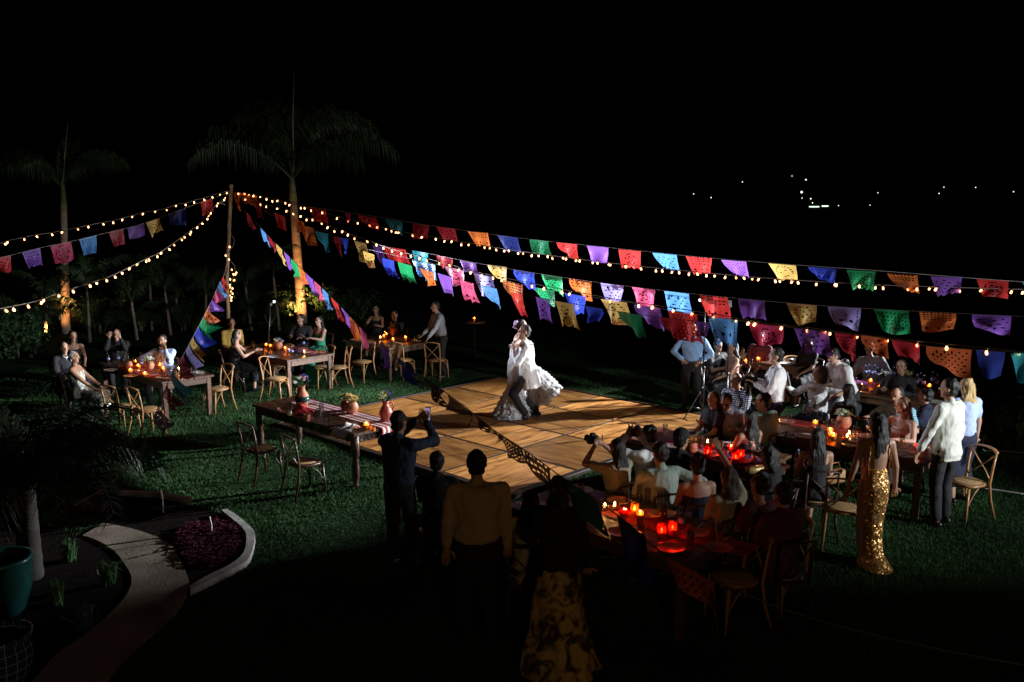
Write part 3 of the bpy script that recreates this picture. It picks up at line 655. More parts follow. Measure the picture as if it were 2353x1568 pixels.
bunting('highest and farthest line of paper flags crossing to the right edge', d4, [(533, 438), (640, 464), (730, 478), (845, 495), (1000, 520), (1200, 548), (1400, 569), (1600, 590), (1800, 607), (2000, 621), (2200, 637), (2420, 653)],
  [(536, 441, 552, 444, 484, 'orange', None), (547, 443, 590, 452, 474, 'orange', 3), (586, 460, 600, 464, 500, 'dred', None), (710, 476, 748, 483, 510, 'red', 3), (792, 489, 805, 490, 512, 'crimson', None), (822, 494, 865, 501, 526, 'red', 5), (885, 504, 925, 510, 537, 'teal', 3), (946.6, 513, 986, 518.6, 550, 'dred', 3), (1003, 521, 1046, 526, 552, 'dred', 5), (1075, 531, 1120.7, 535, 565, 'orange', 4), (1142, 540, 1190, 547, 577, 'dblue', 3), (1216.8, 550, 1260, 555, 583.5, 'dgreen', 5),
   (1279, 556, 1326, 562, 594, 'red', 5), (1347.7, 564.4, 1398, 569, 601, 'purple', None), (1421, 572.8, 1472.6, 577.6, 616, 'red', 0), (1499, 580.5, 1555, 586, 620, 'sky', 5), (1575.8, 588.4, 1635.8, 593, 630, 'red', 4), (1657.4, 596.8, 1715, 601.6, 634, 'purple', 3), (1765.5, 605.2, 1829, 610, 643.6, 'gold', 2), (1856.6, 613.6, 1922.7, 617.2, 647, 'blue', 1), (1945.5, 620, 2012.7, 624, 665, 'green', 3), (2038, 627.6, 2108.7, 632.8, 671, 'orange', 4), (2138.7, 635, 2210.8, 638, 681, 'purple', 5), (2244, 641, 2317.6, 645.5, 684, 'red', 0), (2349, 648, 2420, 652, 686, 'sky', 3)], (LEANX * .3, .1, 0))
bunting('middle bright line of paper flags dipping over the right hand tables', d5, [(533, 440), (640, 492), (740, 536), (800, 549), (860, 563), (950, 576), (1060, 598), (1200, 623), (1380, 650), (1560, 672), (1740, 690), (1900, 703.5), (2100, 715), (2300, 725), (2420, 730)],
  [(629.6, 488.5, 655.6, 498.5, 524, 'red', None), (670, 500, 698, 510, 534, 'orange', 3), (690.6, 516, 720, 524, 560, 'orange', 3), (724.6, 531, 754, 537, 576, 'teal', None), (766, 542, 782, 547, 588, 'dred', None), (782, 546, 800, 550, 584, 'blue', None), (813, 553, 841, 560, 598, 'gold', 5), (856.6, 563, 879, 567, 610, 'dpurple', None), (880, 566, 932, 574, 602, 'red', 3), (946.6, 575, 984, 582, 612, 'teal', 5), (1003, 586, 1039, 593, 619, 'dred', 3), (1056, 598, 1094, 605, 626, 'dpurple', 5), (1119.5, 607.5, 1164, 614, 650.7, 'gold', 2), (1179.5, 619.5, 1227.6, 627.5, 664, 'blue', 3), (1244, 630, 1291, 637.5, 674.7, 'green', 3), (1308, 640, 1359.6, 647, 689, 'orange', 4), (1380, 649.7, 1433, 656, 696, 'lilac', 5), (1452, 659, 1506, 666.5, 702.5, 'pink', 0), (1526, 668.4, 1583, 675, 718, 'sky', 5), (1608, 677.5, 1672, 683.5, 727.7, 'red', 4), (1695.9, 686.5, 1758, 692, 732.5, 'purple', None),
   (1807.4, 696, 1877, 701.8, 750, 'gold', 2), (1902.2, 703.7, 1979, 708.5, 759, 'lilac', 1), (2008, 709.7, 2088.3, 714.5, 765, 'green', 3), (2112.3, 715.7, 2197.6, 720.5, 764, 'orange', 4), (2233.6, 722, 2324.8, 726, 767, 'purple', 5)], (LEANX * .3, .08, 0))
bunting('lower line of paper flags hanging among the bulbs toward the right', d6, [(533, 442), (640, 500), (760, 552), (900, 585), (1022, 612), (1110, 632), (1227, 660), (1346, 681), (1440, 694), (1535, 712), (1640, 728), (1750, 744), (1860, 757), (1990, 771), (2128, 795), (2237, 803), (2400, 813)],
  [(946.6, 598, 975, 605, 640, 'sky', 3), (975, 603, 1000, 609, 640, 'sky', 5), (1022, 612, 1065.5, 622, 658, 'pink', 0), (1089.5, 628, 1132.7, 637, 677, 'lilac', 5), (1154, 643, 1201, 655, 701, 'orange', 4), (1227.6, 660, 1274, 669, 700, 'green', 3), (1297, 672, 1346, 682, 728.7, 'blue', 3), (1380.6, 687, 1440, 695, 742, 'gold', 2), (1457, 699, 1517, 708, 755, 'purple', None), (1535, 713, 1602, 723, 784, 'red', 3), (1627, 727.7, 1696, 735, 792, 'sky', 1), (1721, 741, 1800, 751, 800, 'crimson', 0), (1824, 754, 1905, 763, 815, 'dpurple', 5), (1918, 764, 1968, 770, 830, 'dred', 3), (1978, 770, 2040, 776, 822, 'dimorange', 5), (2048, 779, 2112, 789, 832, 'dred', None), (2128, 795, 2233.6, 803.5, 866, 'dimorange', 3), (2243, 804, 2310, 809, 872, 'dblue', None), (2322, 810, 2400, 814, 880, 'teal', None)], (LEANX * .4, .06, 0))
bunting('lowest line of paper flags hanging just above the dancing couple', d7, [(533, 444), (650, 510), (760, 552), (834, 577), (914, 601.5), (1005, 627), (1058, 643), (1107, 656), (1173, 670), (1231, 682), (1275, 691), (1344, 703), (1420, 716), (1517, 729), (1630, 742)],
  [(834, 577, 860, 585, 617, 'gold', 5), (878, 592, 906, 600, 634, 'blue', None), (914, 601.5, 946.6, 611, 646, 'green', None), (964.6, 616, 995, 625, 659, 'orange', 4), (1005.5, 627, 1036.7, 637, 676, 'purple', None), (1058, 643, 1088, 651, 692.7, 'pink', 4), (1107.5, 656, 1141, 663, 708, 'sky', 3), (1173.5, 671, 1200, 676, 725, 'red', 3), (1231, 682, 1263.6, 689, 737, 'purple', 5), (1275.6, 691, 1320, 699, 751.6, 'gold', 5), (1344, 703, 1385, 710, 744, 'blue', None), (1420, 716, 1475, 724, 772, 'dgreen', None), (1517, 729, 1575, 736, 785, 'dred', 3), (1594, 738, 1630, 742, 774, 'dpurple', 5)], (LEANX * .7, .05, 0))
d1 = [(0, 17.6), (533, 21.9)]
bunting('line of paper flags running from the post out to the left edge', d1, [(531, 440), (470, 462), (400, 488), (330, 514), (250, 534), (163, 555), (91, 570), (20, 588), (-40, 600)],
  [(461, 466, 488, 456, 492, 'red', 5), (387, 492, 427, 479, 523, 'dblue', None), (336, 511, 367, 501, 541, 'gold', 5), (293, 524, 331, 514, 545, 'dpurple', None), (250, 534, 283, 526, 566, 'dred', 3), (181, 550, 221, 541, 585, 'sky', 3), (115, 566, 163, 555, 602, 'crimson', 0), (50, 579, 92, 570, 614, 'purple', 3), (-22, 596, 24, 586, 628, 'red', 5)], (-.0, 0, 0))
d2 = [(170, 4.5), (320, 6.0), (382, 8.0), (399, 8.6), (443, 9.5), (468, 10.5), (500, 12.0), (515, 14.0), (531, 21.9)]
bunting('steep line of fluttering flags dropping past the man in pale blue', d2, [(531, 441), (527, 540), (520, 610), (511, 642), (500, 660), (487, 690), (468, 728), (443, 775), (420, 818), (399, 850), (382, 888), (350, 970), (320, 1040), (250, 1115), (170, 1160)],
  [(513, 634, 507, 648, 672, 'red', None), (506, 645, 499, 660, 690, 'sky', 5), (499, 660, 491, 680, 706, 'pink', 3), (490, 681, 482, 699, 727, 'purple', None), (481, 700, 470, 722, 752, 'orange', 4), (468, 727, 458, 746, 782, 'green', 3), (457, 748, 446, 768, 810, 'blue', None), (444, 773, 436, 787, 838, 'gold', 5), (435, 790, 427, 805, 862, 'lilac', 3), (421, 815, 410, 833, 894, 'crimson', 3), (400, 848, 391, 866, 928, 'teal', None), (384, 882, 374, 905, 958, 'dred', 3), (365, 930, 352, 962, 1010, 'dpurple', 4), (332, 1012, 322, 1036, 1090, 'dgreen', 3), (215, 1135, 150, 1166, 1210, 'silhouette', 3)], (.50, .10, .02), hs=.78)
d3 = [(531, 21.9), (560, 20.), (600, 16.), (640, 14.5), (686, 13.), (740, 11.8), (784, 11.), (830, 10.), (985, 7.6), (1060, 6.8), (1150, 5.8), (1220, 5.2), (1300, 4.8), (1430, 4.3), (1540, 3.9), (2100, 3.1)]
bunting('long line of flags sweeping from the post over the dance floor towards the viewer', d3, [(531, 441), (560, 480), (600, 525), (634, 560), (670, 595), (702, 627), (740, 662), (784, 706), (830, 755), (900, 812), (985, 875), (1060, 928), (1130, 985), (1205, 1034), (1290, 1096), (1424, 1187), (1540, 1282), (1800, 1400), (2100, 1480), (2420, 1540)],
  [(563, 484, 574, 496, 522, 'dred', None), (598.6, 524, 612, 538, 560, 'sky', None), (613, 539, 624, 550, 574, 'dred', None), (634.6, 560, 648, 574, 604, 'gold', 5), (652, 577, 666, 591, 622, 'purple', None), (669, 594, 684, 609, 640, 'green', None), (687, 612, 701, 626, 658, 'orange', 4), (703, 628, 719, 642, 676, 'purple', None), (722, 645, 737, 659, 692, 'pink', 3), (740, 662, 754, 676, 716, 'sky', 3), (760, 682, 777, 699, 736, 'red', 3), (784, 706, 800, 723, 765, 'purple', 5), (803, 726, 819, 743, 784, 'orange', None), (824, 748, 842, 766, 806, 'pink', None), (868, 787, 890, 804, 850, 'dpurple', None), (910, 820, 935, 838, 884, 'dblue', None), (972, 866, 1006, 891, 925, 'silhouette', 3), (1028, 905, 1084, 947, 962, 'silhouette', None), (1092, 953, 1140, 990, 1008, 'silhouette', 5), (1146, 994, 1200, 1030, 1060, 'silhouette', 3), (1205, 1034, 1264, 1076, 1160, 'silhouette', 4), (1290, 1096, 1372, 1152, 1236, 'dgreen', 3), (1418, 1184, 1484, 1232, 1372, 'dblue', None), (1532, 1278, 1640, 1338, 1432, 'dimorange', 3)], (.30, .05, .0), cm='darktwine')

bulb_m = MB().lathe([(.0, -.072), (.010, -.069), (.0155, -.058), (.0145, -.043), (.0095, -.028), (.009, -.02)], (0, 0, 0), 8).mesh('bulb', M['bulb'])
sock_m = MB().lathe([(.015, -.026), (.017, -.01), (.012, 0.004)], (0, 0, 0), 8).mesh('socket', M['black'])
def lights(label, depth, cordpts, bulbs, n=0, rad=.006):
    P = [D(x, y, interp(depth, x)) for x, y in cordpts]; t = thing('string_light', label, 'string lights', tuple(P[0]), 0, 'strings of warm bulbs from the post'); o = P[0]
    sm = curve(P, 5); MB().tube([p - o for p in sm], rad, 5).build('cord', M['cord'], t)
    if n:
        L = np.cumsum([0] + [np.linalg.norm(b - a) for a, b in zip(sm, sm[1:])]); pts = []
        for k in range(n):
            q = L[-1] * (k + .5) / n; i = min(int(np.searchsorted(L, q)) - 1, len(sm) - 2); i = max(i, 0); f = (q - L[i]) / (L[i + 1] - L[i]); pts.append(sm[i] * (1 - f) + sm[i + 1] * f)
    else:
        xs_ = [(x, y) for x, y in bulbs]; pts = []
        for x, y in xs_:
            # nearest point of the cord in the picture column
            d = [abs((CX + FPX * p[0] / (p[1] * _c - (p[2] - CAM_H) * _s)) - x) for p in sm]; pts.append(sm[int(np.argmin(d))] + (D(x, y, interp(depth, x)) - sm[int(np.argmin(d))]) * np.array([1, 1, 0]))
    for p in pts:
        b = link('socket', sock_m, t, tuple(p - o + np.array([0, 0, .0]))); b.rotation_euler = (rnd.uniform(-.7, .7), rnd.uniform(-.7, .7), 0)
        link('bulb', bulb_m, b)
    return t
def C1(l, ox, oy): return [(x * .2401 + ox, y * .2401 + oy) for x, y in l]
l1 = C1([(35, 752), (80, 735), (230, 705), (335, 683), (490, 660), (607, 640), (733, 612), (848, 590), (977, 563), (1082, 545), (1177, 520), (1275, 493), (1377, 465), (1495, 446), (1585, 428), (1692, 390), (1775, 376), (1853, 352), (1945, 330), (2025, 305), (2110, 280), (2170, 262)], 0, 376.5)
lights('upper left string of warm bulbs from the post to the left edge', d1, [(531, 440)] + l1[::-1] + [(-40, 566)], l1)
dL2 = [(0, 10.5), (533, 21.9)]
l2b = C1([(2160, 325), (2150, 350), (2095, 385), (2080, 430), (2020, 455), (2007, 485), (1980, 525), (1925, 560), (1897, 600), (1830, 645), (1805, 655), (1760, 700), (1735, 728), (1660, 775), (1605, 800), (1555, 835), (1505, 875), (1420, 905), (1400, 880), (1330, 955), (1253, 1000), (1165, 1030), (1095, 1075), (1012, 1100), (920, 1105), (855, 1165), (690, 1215), (570, 1265), (435, 1295), (400, 1320), (260, 1360), (115, 1380), (35, 1435)], 0, 376.5)
lights('lower left sagging string of warm bulbs nearest the orange lit palm', dL2, [(531, 441)] + C1([(2160, 315), (2060, 405), (1960, 535), (1830, 635), (1660, 760), (1520, 855), (1420, 900), (1250, 985), (1060, 1075), (900, 1130), (680, 1200), (520, 1255), (330, 1320), (115, 1365), (-60, 1400)], 0, 376.5), l2b)
l3 = [(548, 445), (560, 447), (572, 452), (585, 455), (600, 452), (612, 460), (625, 458), (640, 465), (655, 468), (668, 472), (690, 478), (700, 484), (714, 486), (740, 496), (775, 502), (800, 508), (823, 517), (850, 521), (868, 526), (885, 528), (898, 530), (912, 532), (918, 533), (946, 539), (972, 543), (1000, 549), (1024, 553), (1040, 553), (1060, 556), (1078, 563), (1113, 566), (1127, 570), (1138, 571), (1160, 574), (1167, 575), (1189, 577), (1200, 582), (1223, 587), (1237, 581), (1258, 590), (1267, 591), (1291, 594), (1300, 596), (1327, 600), (1333, 599), (1360, 603), (1370, 604), (1397, 609), (1405, 608), (1434, 614), (1441, 611), (1471, 617), (1507, 621), (1521, 621), (1547, 624), (1561, 624), (1583, 627), (1600, 629), (1623, 632), (1643, 633), (1667, 630), (1690, 632), (1706, 637), (1729, 639), (1746, 641), (1779, 641), (1790, 645), (1824, 647), (1831, 643), (1876, 651), (1920, 652), (1925, 653), (1973, 654), (2012, 657), (2029, 659), (2087, 661), (2106, 658), (2140, 666), (2155, 659), (2203, 664), (2260, 673), (2326, 670), (2352, 672)]
lights('far right string of warm bulbs under the highest flags', d4, [(533, 440), (600, 450), (690, 474), (800, 504), (900, 527), (1000, 546), (1200, 578), (1400, 604), (1600, 625), (1788, 641), (2000, 654), (2200, 661), (2420, 667)], [(x, y + 3) for x, y in l3])
l4 = [(566, 462), (598, 470), (612, 474), (640, 484), (660, 488), (672, 492), (690, 500), (705, 506), (718, 512), (740, 518), (755, 524), (768, 530), (788, 537), (800, 540), (815, 550), (840, 550), (865, 560), (880, 568), (900, 578), (923, 582), (942, 590), (966, 592), (983, 596), (1010, 605), (1031, 611), (1057, 617), (1082, 624), (1109, 631), (1132, 636), (1155, 639), (1222, 655), (1252, 659), (1290, 663), (1312, 669), (1400, 690), (1466.6, 701), (1502, 703.7), (1552, 714.5), (1592, 721.7), (1637, 727.7), (1694, 734), (1723.5, 744.5), (1738, 744.5), (1799, 747), (1852, 759), (1894, 757), (1906, 767), (1970, 776), (2038, 782), (2105, 792), (2175, 793), (2265, 804), (2340, 818)]
lights('near right string of warm bulbs sagging among the lower flags', d6, [(533, 442), (600, 466), (690, 494), (800, 536), (900, 572), (1000, 599), (1110, 628), (1227, 652), (1346, 675), (1440, 692), (1535, 706), (1640, 722), (1750, 740), (1860, 753), (1990, 770), (2128, 786), (2237, 797), (2420, 815)], [(x, y + 3) for x, y in l4])
# bunched bulbs hanging down the post
P = [(PTOP[0] + .08 * math.sin(k * 1.3), 21.85 + .07 * math.cos(k * 1.9) - .15, PTOP[2] - .25 - k * .16) for k in range(16)]
t = thing('string_light', 'spare string of bulbs wound down the bunting post', 'string lights', P[0], 0, 'strings of warm bulbs from the post')
MB().tube([np.array(p) - np.array(P[0]) for p in P], .007, 5).build('cord', M['cord'], t)
for k in range(7, 16):
    for q in range(1 if k < 11 else 3):
        b = link('socket', sock_m, t, tuple(np.array(P[k]) - np.array(P[0]) + np.array([rnd.uniform(-.09, .06), rnd.uniform(-.1, .02), rnd.uniform(-.07, .07)]))); link('bulb', bulb_m, b)

# ------------------------------------------------------------------ light stands
def stand(label, foot, top, headdir, headcol, wide=.5, power=0, col=(1, 1, 1), aim=None, angle=90, blend=.5):
    t = thing('light_stand', label, 'light stand', tuple(foot), 0, 'flash stands round the dance floor'); h = top[2]; dx, dy = top[0] - foot[0], top[1] - foot[1]
    MB().tube([(0, 0, .1), (dx * .4, dy * .4, h * .45)], .017, 8).build('lower_tube', M['metal'], t); MB().tube([(dx * .38, dy * .38, h * .44), (dx, dy, h)], .012, 8).build('upper_tube', M['metal'], t)
    MB().lathe([(.026, 0), (.03, .03), (.026, .06)], (dx * .4, dy * .4, h * .44), 8).build('collar', M['black'], t)
    for k in range(3):
        a = R(90 + 120 * k) ; MB().tube([(math.cos(a) * .02, math.sin(a) * .02, .62), (math.cos(a) * wide * .55, math.sin(a) * wide * .55, .28), (math.cos(a) * wide, math.sin(a) * wide, .012)], .011, 6).build('leg', M['metal'], t)
        MB().tube([(0, 0, .2), (math.cos(a) * wide * .55, math.sin(a) * wide * .55, .28)], .007, 5).build('brace', M['metal'], t)
    hd = link('flash_head', MB().box((0, .05, .05), (.075, .11, .06), 0, 1, .01).box((0, 0, -.0), (.065, .05, .09), 0, 1, .008).mesh('flash_head', M['black'], False), t, (dx, dy, h + .03), math.atan2(headdir[1], headdir[0]) - math.pi / 2)
    MB().box((0, .107, .05), (.066, .006, .046)).build('flash_face', M['flashface' if headcol else 'glass'], hd, False)
    if power:
        d = nrm2(headdir); lamp('flash_light', 'SPOT', (top[0] + d[0] * .17, top[1] + d[1] * .17, h + .08), power, col, aim, .05, angle, blend)
    return t
def nrm2(v): L = math.hypot(*v); return (v[0] / L, v[1] / L)
f1 = T(1614, 965); stand('black flash stand at the right corner of the dance floor', f1, D(1620, 700, f1[1]), (-1, -.3), True, .5, 3300, (.80, .88, 1.0), (-9.6, 20.0, 1.2), 40, .7)
f3 = T(613, 903); stand('tall thin flash stand on the lawn by the second left table', f3, D(621, 702, f3[1]), (1, -.5), True, .5, 2600, (.80, .87, 1.0), (4.2, 13.2, 3.3), 42, .6)
f2 = T(1668, 985); stand('second black flash stand behind the shaven headed man in gingham', f2, D(1676, 705, f2[1]), (-.2, 1), False)
# ------------------------------------------------------------------ people
SKIN = [mat('skin_light', (.52, .30, .21), .5, nscale=12, var=.12), mat('skin_tan', (.38, .20, .125), .5, nscale=12, var=.12), mat('skin_brown', (.22, .11, .065), .5, nscale=12, var=.12)]
EYE = mat('eye_dark', (.02, .015, .012), .2); LIP = mat('lip', (.33, .10, .085), .45)
HAIR = {k: mat('hair_' + k, c, .6, nscale=40, var=.45, stretch=(1, 1, .15), bump=.6, bscale=60) for k, c in dict(black=(.010, .008, .007), brown=(.05, .025, .014), grey=(.38, .38, .40), blond=(.42, .28, .11), auburn=(.13, .05, .02)).items()}
def fab(name, col, rough=.85, var=.08): return mat('cloth_' + name, col, rough, nscale=5, var=var, bump=.55, bscale=11, stretch=(1.6, 1.6, .55))
CL = dict(white=fab('white', (.74, .74, .75)), offwhite=fab('offwhite', (.62, .63, .56)), sky=fab('pale_blue', (.42, .52, .80)), midblue=fab('mid_blue', (.20, .34, .56)), navy=fab('navy', (.012, .016, .045)), black=fab('black', (.010, .010, .012)), dark=fab('dark_grey', (.018, .018, .022)), jet=fab('jet', (.0035, .0035, .004)), tan=fab('tan', (.42, .31, .17)), beige=fab('beige', (.42, .36, .27)), olive=fab('olive', (.36, .33, .22)), green=fab('green', (.03, .30, .17)), dgreen=fab('dark_green', (.01, .06, .045)), paleg=fab('pale_green', (.36, .46, .40)), maroon=fab('maroon', (.10, .015, .02)), grey=fab('grey', (.30, .31, .33)), blush=fab('blush', (.45, .24, .19)), ivory=fab('ivory', (.68, .64, .56)), teal=fab('teal', (.05, .32, .40)), denim=fab('denim', (.02, .035, .07)), lightcyan=fab('light_cyan', (.25, .55, .70)), yellow=fab('yellow', (.5, .32, .06)))
def pattern_cloth(name, kind, a, b, scale):
    m, N, L, B = newmat('cloth_' + name); tc = N.new('ShaderNodeTexCoord')
    if kind == 'gingham':
        w1 = N.new('ShaderNodeTexWave'); w1.bands_direction = 'X'; w1.inputs['Scale'].default_value = scale; w2 = N.new('ShaderNodeTexWave'); w2.bands_direction = 'Z'; w2.inputs['Scale'].default_value = scale
        for w in (w1, w2): L.new(tc.outputs['Object'], w.inputs['Vector'])
        mn = N.new('ShaderNodeMath'); mn.operation = 'MINIMUM'; L.new(w1.outputs['Fac'], mn.inputs[0]); L.new(w2.outputs['Fac'], mn.inputs[1]); fac = mn.outputs[0]
    elif kind == 'stripe':
        w1 = N.new('ShaderNodeTexWave'); w1.bands_direction = 'Z'; w1.inputs['Scale'].default_value = scale; w1.inputs['Distortion'].default_value = .6; L.new(tc.outputs['Object'], w1.inputs['Vector']); fac = w1.outputs['Fac']
    else:
        v = N.new('ShaderNodeTexNoise'); v.inputs['Scale'].default_value = scale; v.inputs['Detail'].default_value = 3; v.inputs['Distortion'].default_value = 1.5; L.new(tc.outputs['Object'], v.inputs['Vector']); fac = v.outputs['Fac']
    rp = N.new('ShaderNodeValToRGB'); rp.color_ramp.elements[0].color = a + (1,); rp.color_ramp.elements[1].color = b + (1,); rp.color_ramp.elements[0].position = .42; rp.color_ramp.elements[1].position = .56
    L.new(fac, rp.inputs['Fac']); L.new(rp.outputs['Color'], B.inputs['Base Color']); B.inputs['Roughness'].default_value = .8; return m
CL['gingham'] = pattern_cloth('gingham', 'gingham', (.02, .03, .09), (.78, .80, .84), 11)
CL['stripe'] = pattern_cloth('blue_stripe', 'stripe', (.03, .22, .33), (.45, .66, .74), 14)
CL['floral'] = pattern_cloth('pale_floral', 'noise', (.16, .18, .22), (.62, .60, .46), 9)
CL['goldfloral'] = pattern_cloth('gold_brocade', 'noise', (.05, .03, .012), (.50, .33, .10), 6)
CL['plaid'] = pattern_cloth('fine_stripe', 'gingham', (.28, .31, .42), (.68, .69, .72), 17)
def sequin(name, col):
    m, N, L, B = newmat(name); tc = N.new('ShaderNodeTexCoord'); v = N.new('ShaderNodeTexVoronoi'); v.inputs['Scale'].default_value = 95; L.new(tc.outputs['Object'], v.inputs['Vector'])
    g = N.new('ShaderNodeNewGeometry'); sb = N.new('ShaderNodeVectorMath'); sb.operation = 'SUBTRACT'; L.new(v.outputs['Color'], sb.inputs[0]); sb.inputs[1].default_value = (.5, .5, .5)
    sc = N.new('ShaderNodeVectorMath'); sc.operation = 'SCALE'; sc.inputs['Scale'].default_value = .9; L.new(sb.outputs[0], sc.inputs[0]); ad = N.new('ShaderNodeVectorMath'); L.new(sc.outputs[0], ad.inputs[0]); L.new(g.outputs['Normal'], ad.inputs[1])
    nm = N.new('ShaderNodeVectorMath'); nm.operation = 'NORMALIZE'; L.new(ad.outputs[0], nm.inputs[0]); L.new(nm.outputs[0], B.inputs['Normal'])
    B.inputs['Base Color'].default_value = col + (1,); B.inputs['Metallic'].default_value = .75; B.inputs['Roughness'].default_value = .3; return m
CL['sequin'] = sequin('gold_sequins', (.72, .38, .13))
def lace():
    m, N, L, B = newmat('cloth_organza'); tc = N.new('ShaderNodeTexCoord'); n = N.new('ShaderNodeTexNoise'); n.inputs['Scale'].default_value = 14; n.inputs['Detail'].default_value = 6; L.new(tc.outputs['Object'], n.inputs['Vector'])
    rp = N.new('ShaderNodeValToRGB'); rp.color_ramp.elements[0].color = (.44, .45, .48, 1); rp.color_ramp.elements[1].color = (.76, .76, .77, 1); L.new(n.outputs['Fac'], rp.inputs['Fac']); L.new(rp.outputs['Color'], B.inputs['Base Color'])
    B.inputs['Roughness'].default_value = .7; bp = N.new('ShaderNodeBump'); bp.inputs['Strength'].default_value = .7; bp.inputs['Distance'].default_value = .03; L.new(n.outputs['Fac'], bp.inputs['Height']); L.new(bp.outputs['Normal'], B.inputs['Normal'])
    t = N.new('ShaderNodeBsdfTranslucent'); L.new(rp.outputs['Color'], t.inputs['Color']); mx = N.new('ShaderNodeMixShader'); mx.inputs[0].default_value = .3; L.new(B.outputs[0], mx.inputs[1]); L.new(t.outputs[0], mx.inputs[2]); L.new(mx.outputs[0], N['Material Output'].inputs['Surface']); return m
CL['organza'] = lace()

A3 = lambda *p: np.array(p, float)
def nrm(v): v = np.asarray(v, float); return v / (np.linalg.norm(v) + 1e-9)
def p_ell(c, ax, n=14, m=9):
    mb = MB().ball((0, 0, 0), 1, n, m); V = np.array(mb.v) @ np.array(ax) + c; return V, mb.f
def p_cap(p0, r0, p1, r1, n=10):
    p0, p1 = A3(*p0), A3(*p1); d = nrm(p1 - p0)
    pts = [p0 - d * r0 * .95, p0 - d * r0 * .6, p0, p1, p1 + d * r1 * .6, p1 + d * r1 * .95]
    mb = MB().tube(pts, [r0 * .3, r0 * .8, r0, r1, r1 * .8, r1 * .3], n); return np.array(mb.v), mb.f
def p_loft(rings, n=18):
    V = []; F = []; m = len(rings)
    for c, a, b in rings:
        for k in range(n):
            q = 2 * math.pi * k / n; V.append(c + np.array(a) * math.cos(q) + np.array(b) * math.sin(q))
    for i in range(m - 1):
        for k in range(n): F.append((i * n + k, i * n + (k + 1) % n, (i + 1) * n + (k + 1) % n, (i + 1) * n + k))
    F.append(tuple(range(n - 1, -1, -1))); F.append(tuple(range((m - 1) * n, m * n))); return np.array(V), F
def joinp(parts):
    V = []; F = []; b = 0
    for v, f in parts:
        V.append(np.asarray(v, float)); F += [tuple(b + i for i in q) for q in f]; b += len(v)
    return np.concatenate(V), F
JOBS = []
_noise_dirs = NR.normal(0, 1, (10, 3)); _noise_ph = NR.uniform(0, 6.28, 10)
def wrinkle(co, amp, freq, seed, zs=.55):
    d = np.zeros(len(co)); st = (1.0, 1.0, zs)
    for k in range(10):
        f = freq * (1 + .35 * k); d += np.sin((co * st) @ (_noise_dirs[k] / np.linalg.norm(_noise_dirs[k])) * f + _noise_ph[k] + seed * 1.7 + 1.5 * np.sin(co[:, 2] * freq * .3 + k)) / (1 + .25 * k)
    return np.sign(d) * np.abs(d) ** .8 * amp * .35
def soft(name, parts, mats, parent, vox, smooth=2, disp=None, extras=()):
    V, F = joinp(parts); me = bpy.data.meshes.new(name); me.from_pydata([tuple(v) for v in V], [], F)
    o = link(name, me, parent)
    md = o.modifiers.new('r', 'REMESH'); md.mode = 'VOXEL'; md.voxel_size = vox
    if smooth: s = o.modifiers.new('s', 'SMOOTH'); s.factor = .5; s.iterations = smooth
    JOBS.append((o, mats, disp, extras)); return o
def run_jobs():
    dg = bpy.context.evaluated_depsgraph_get(); dg.update()
    res = []
    for o, mats, disp, extras in JOBS:
        e = o.evaluated_get(dg); me = e.to_mesh(); n = len(me.vertices); co = np.empty(n * 3, np.float32); me.vertices.foreach_get('co', co); co = co.reshape(-1, 3).astype(float)
        no = np.empty(n * 3, np.float32); me.vertex_normals.foreach_get('vector', no); no = no.reshape(-1, 3)
        lt = np.empty(len(me.polygons), np.int32); me.polygons.foreach_get('loop_total', lt); li = np.empty(len(me.loops), np.int32); me.loops.foreach_get('vertex_index', li)
        e.to_mesh_clear(); res.append((o, mats, disp, extras, co, no, lt, li))
    for o, mats, disp, extras, co, no, lt, li in res:
        if disp: co = co + no * wrinkle(co, *disp)[:, None]
        mi = [np.zeros(len(lt), np.int32)]; allco = [co]; lts = [lt]; lis = [li]; b = len(co)
        for (v, f), k in extras:
            v = np.asarray(v, float); allco.append(v); lts.append(np.array([len(q) for q in f], np.int32)); lis.append(np.array([b + i for q in f for i in q], np.int32)); mi.append(np.full(len(f), k, np.int32)); b += len(v)
        co = np.concatenate(allco); lt = np.concatenate(lts); li = np.concatenate(lis); mi = np.concatenate(mi)
        old = o.data; me = bpy.data.meshes.new(o.name.split('.')[0]); me.vertices.add(len(co)); me.vertices.foreach_set('co', co.astype(np.float32).reshape(-1)); me.loops.add(len(li)); me.loops.foreach_set('vertex_index', li.astype(np.int32))
        me.polygons.add(len(lt)); me.polygons.foreach_set('loop_start', np.concatenate([[0], np.cumsum(lt)[:-1]]).astype(np.int32)); me.polygons.foreach_set('loop_total', lt.astype(np.int32)); me.polygons.foreach_set('material_index', mi)
        me.polygons.foreach_set('use_smooth', np.ones(len(lt), bool)); me.update(calc_edges=True); me.validate()
        for m in mats: me.materials.append(m)
        o.modifiers.clear(); o.data = me; bpy.data.meshes.remove(old)

def ik(root, tgt, l1, l2, pole):
    root, tgt = A3(*root), A3(*tgt); d = tgt - root; L = np.linalg.norm(d); L = min(L, (l1 + l2) * .995); d = nrm(d)
    x = (l1 * l1 - l2 * l2 + L * L) / (2 * L); h = math.sqrt(max(0, l1 * l1 - x * x)); p = A3(*pole); p = nrm(p - d * (p @ d))
    return root + d * x + p * h, root + d * L
def rotz(a): c, s = math.cos(a), math.sin(a); return np.array([[c, -s, 0], [s, c, 0], [0, 0, 1]])

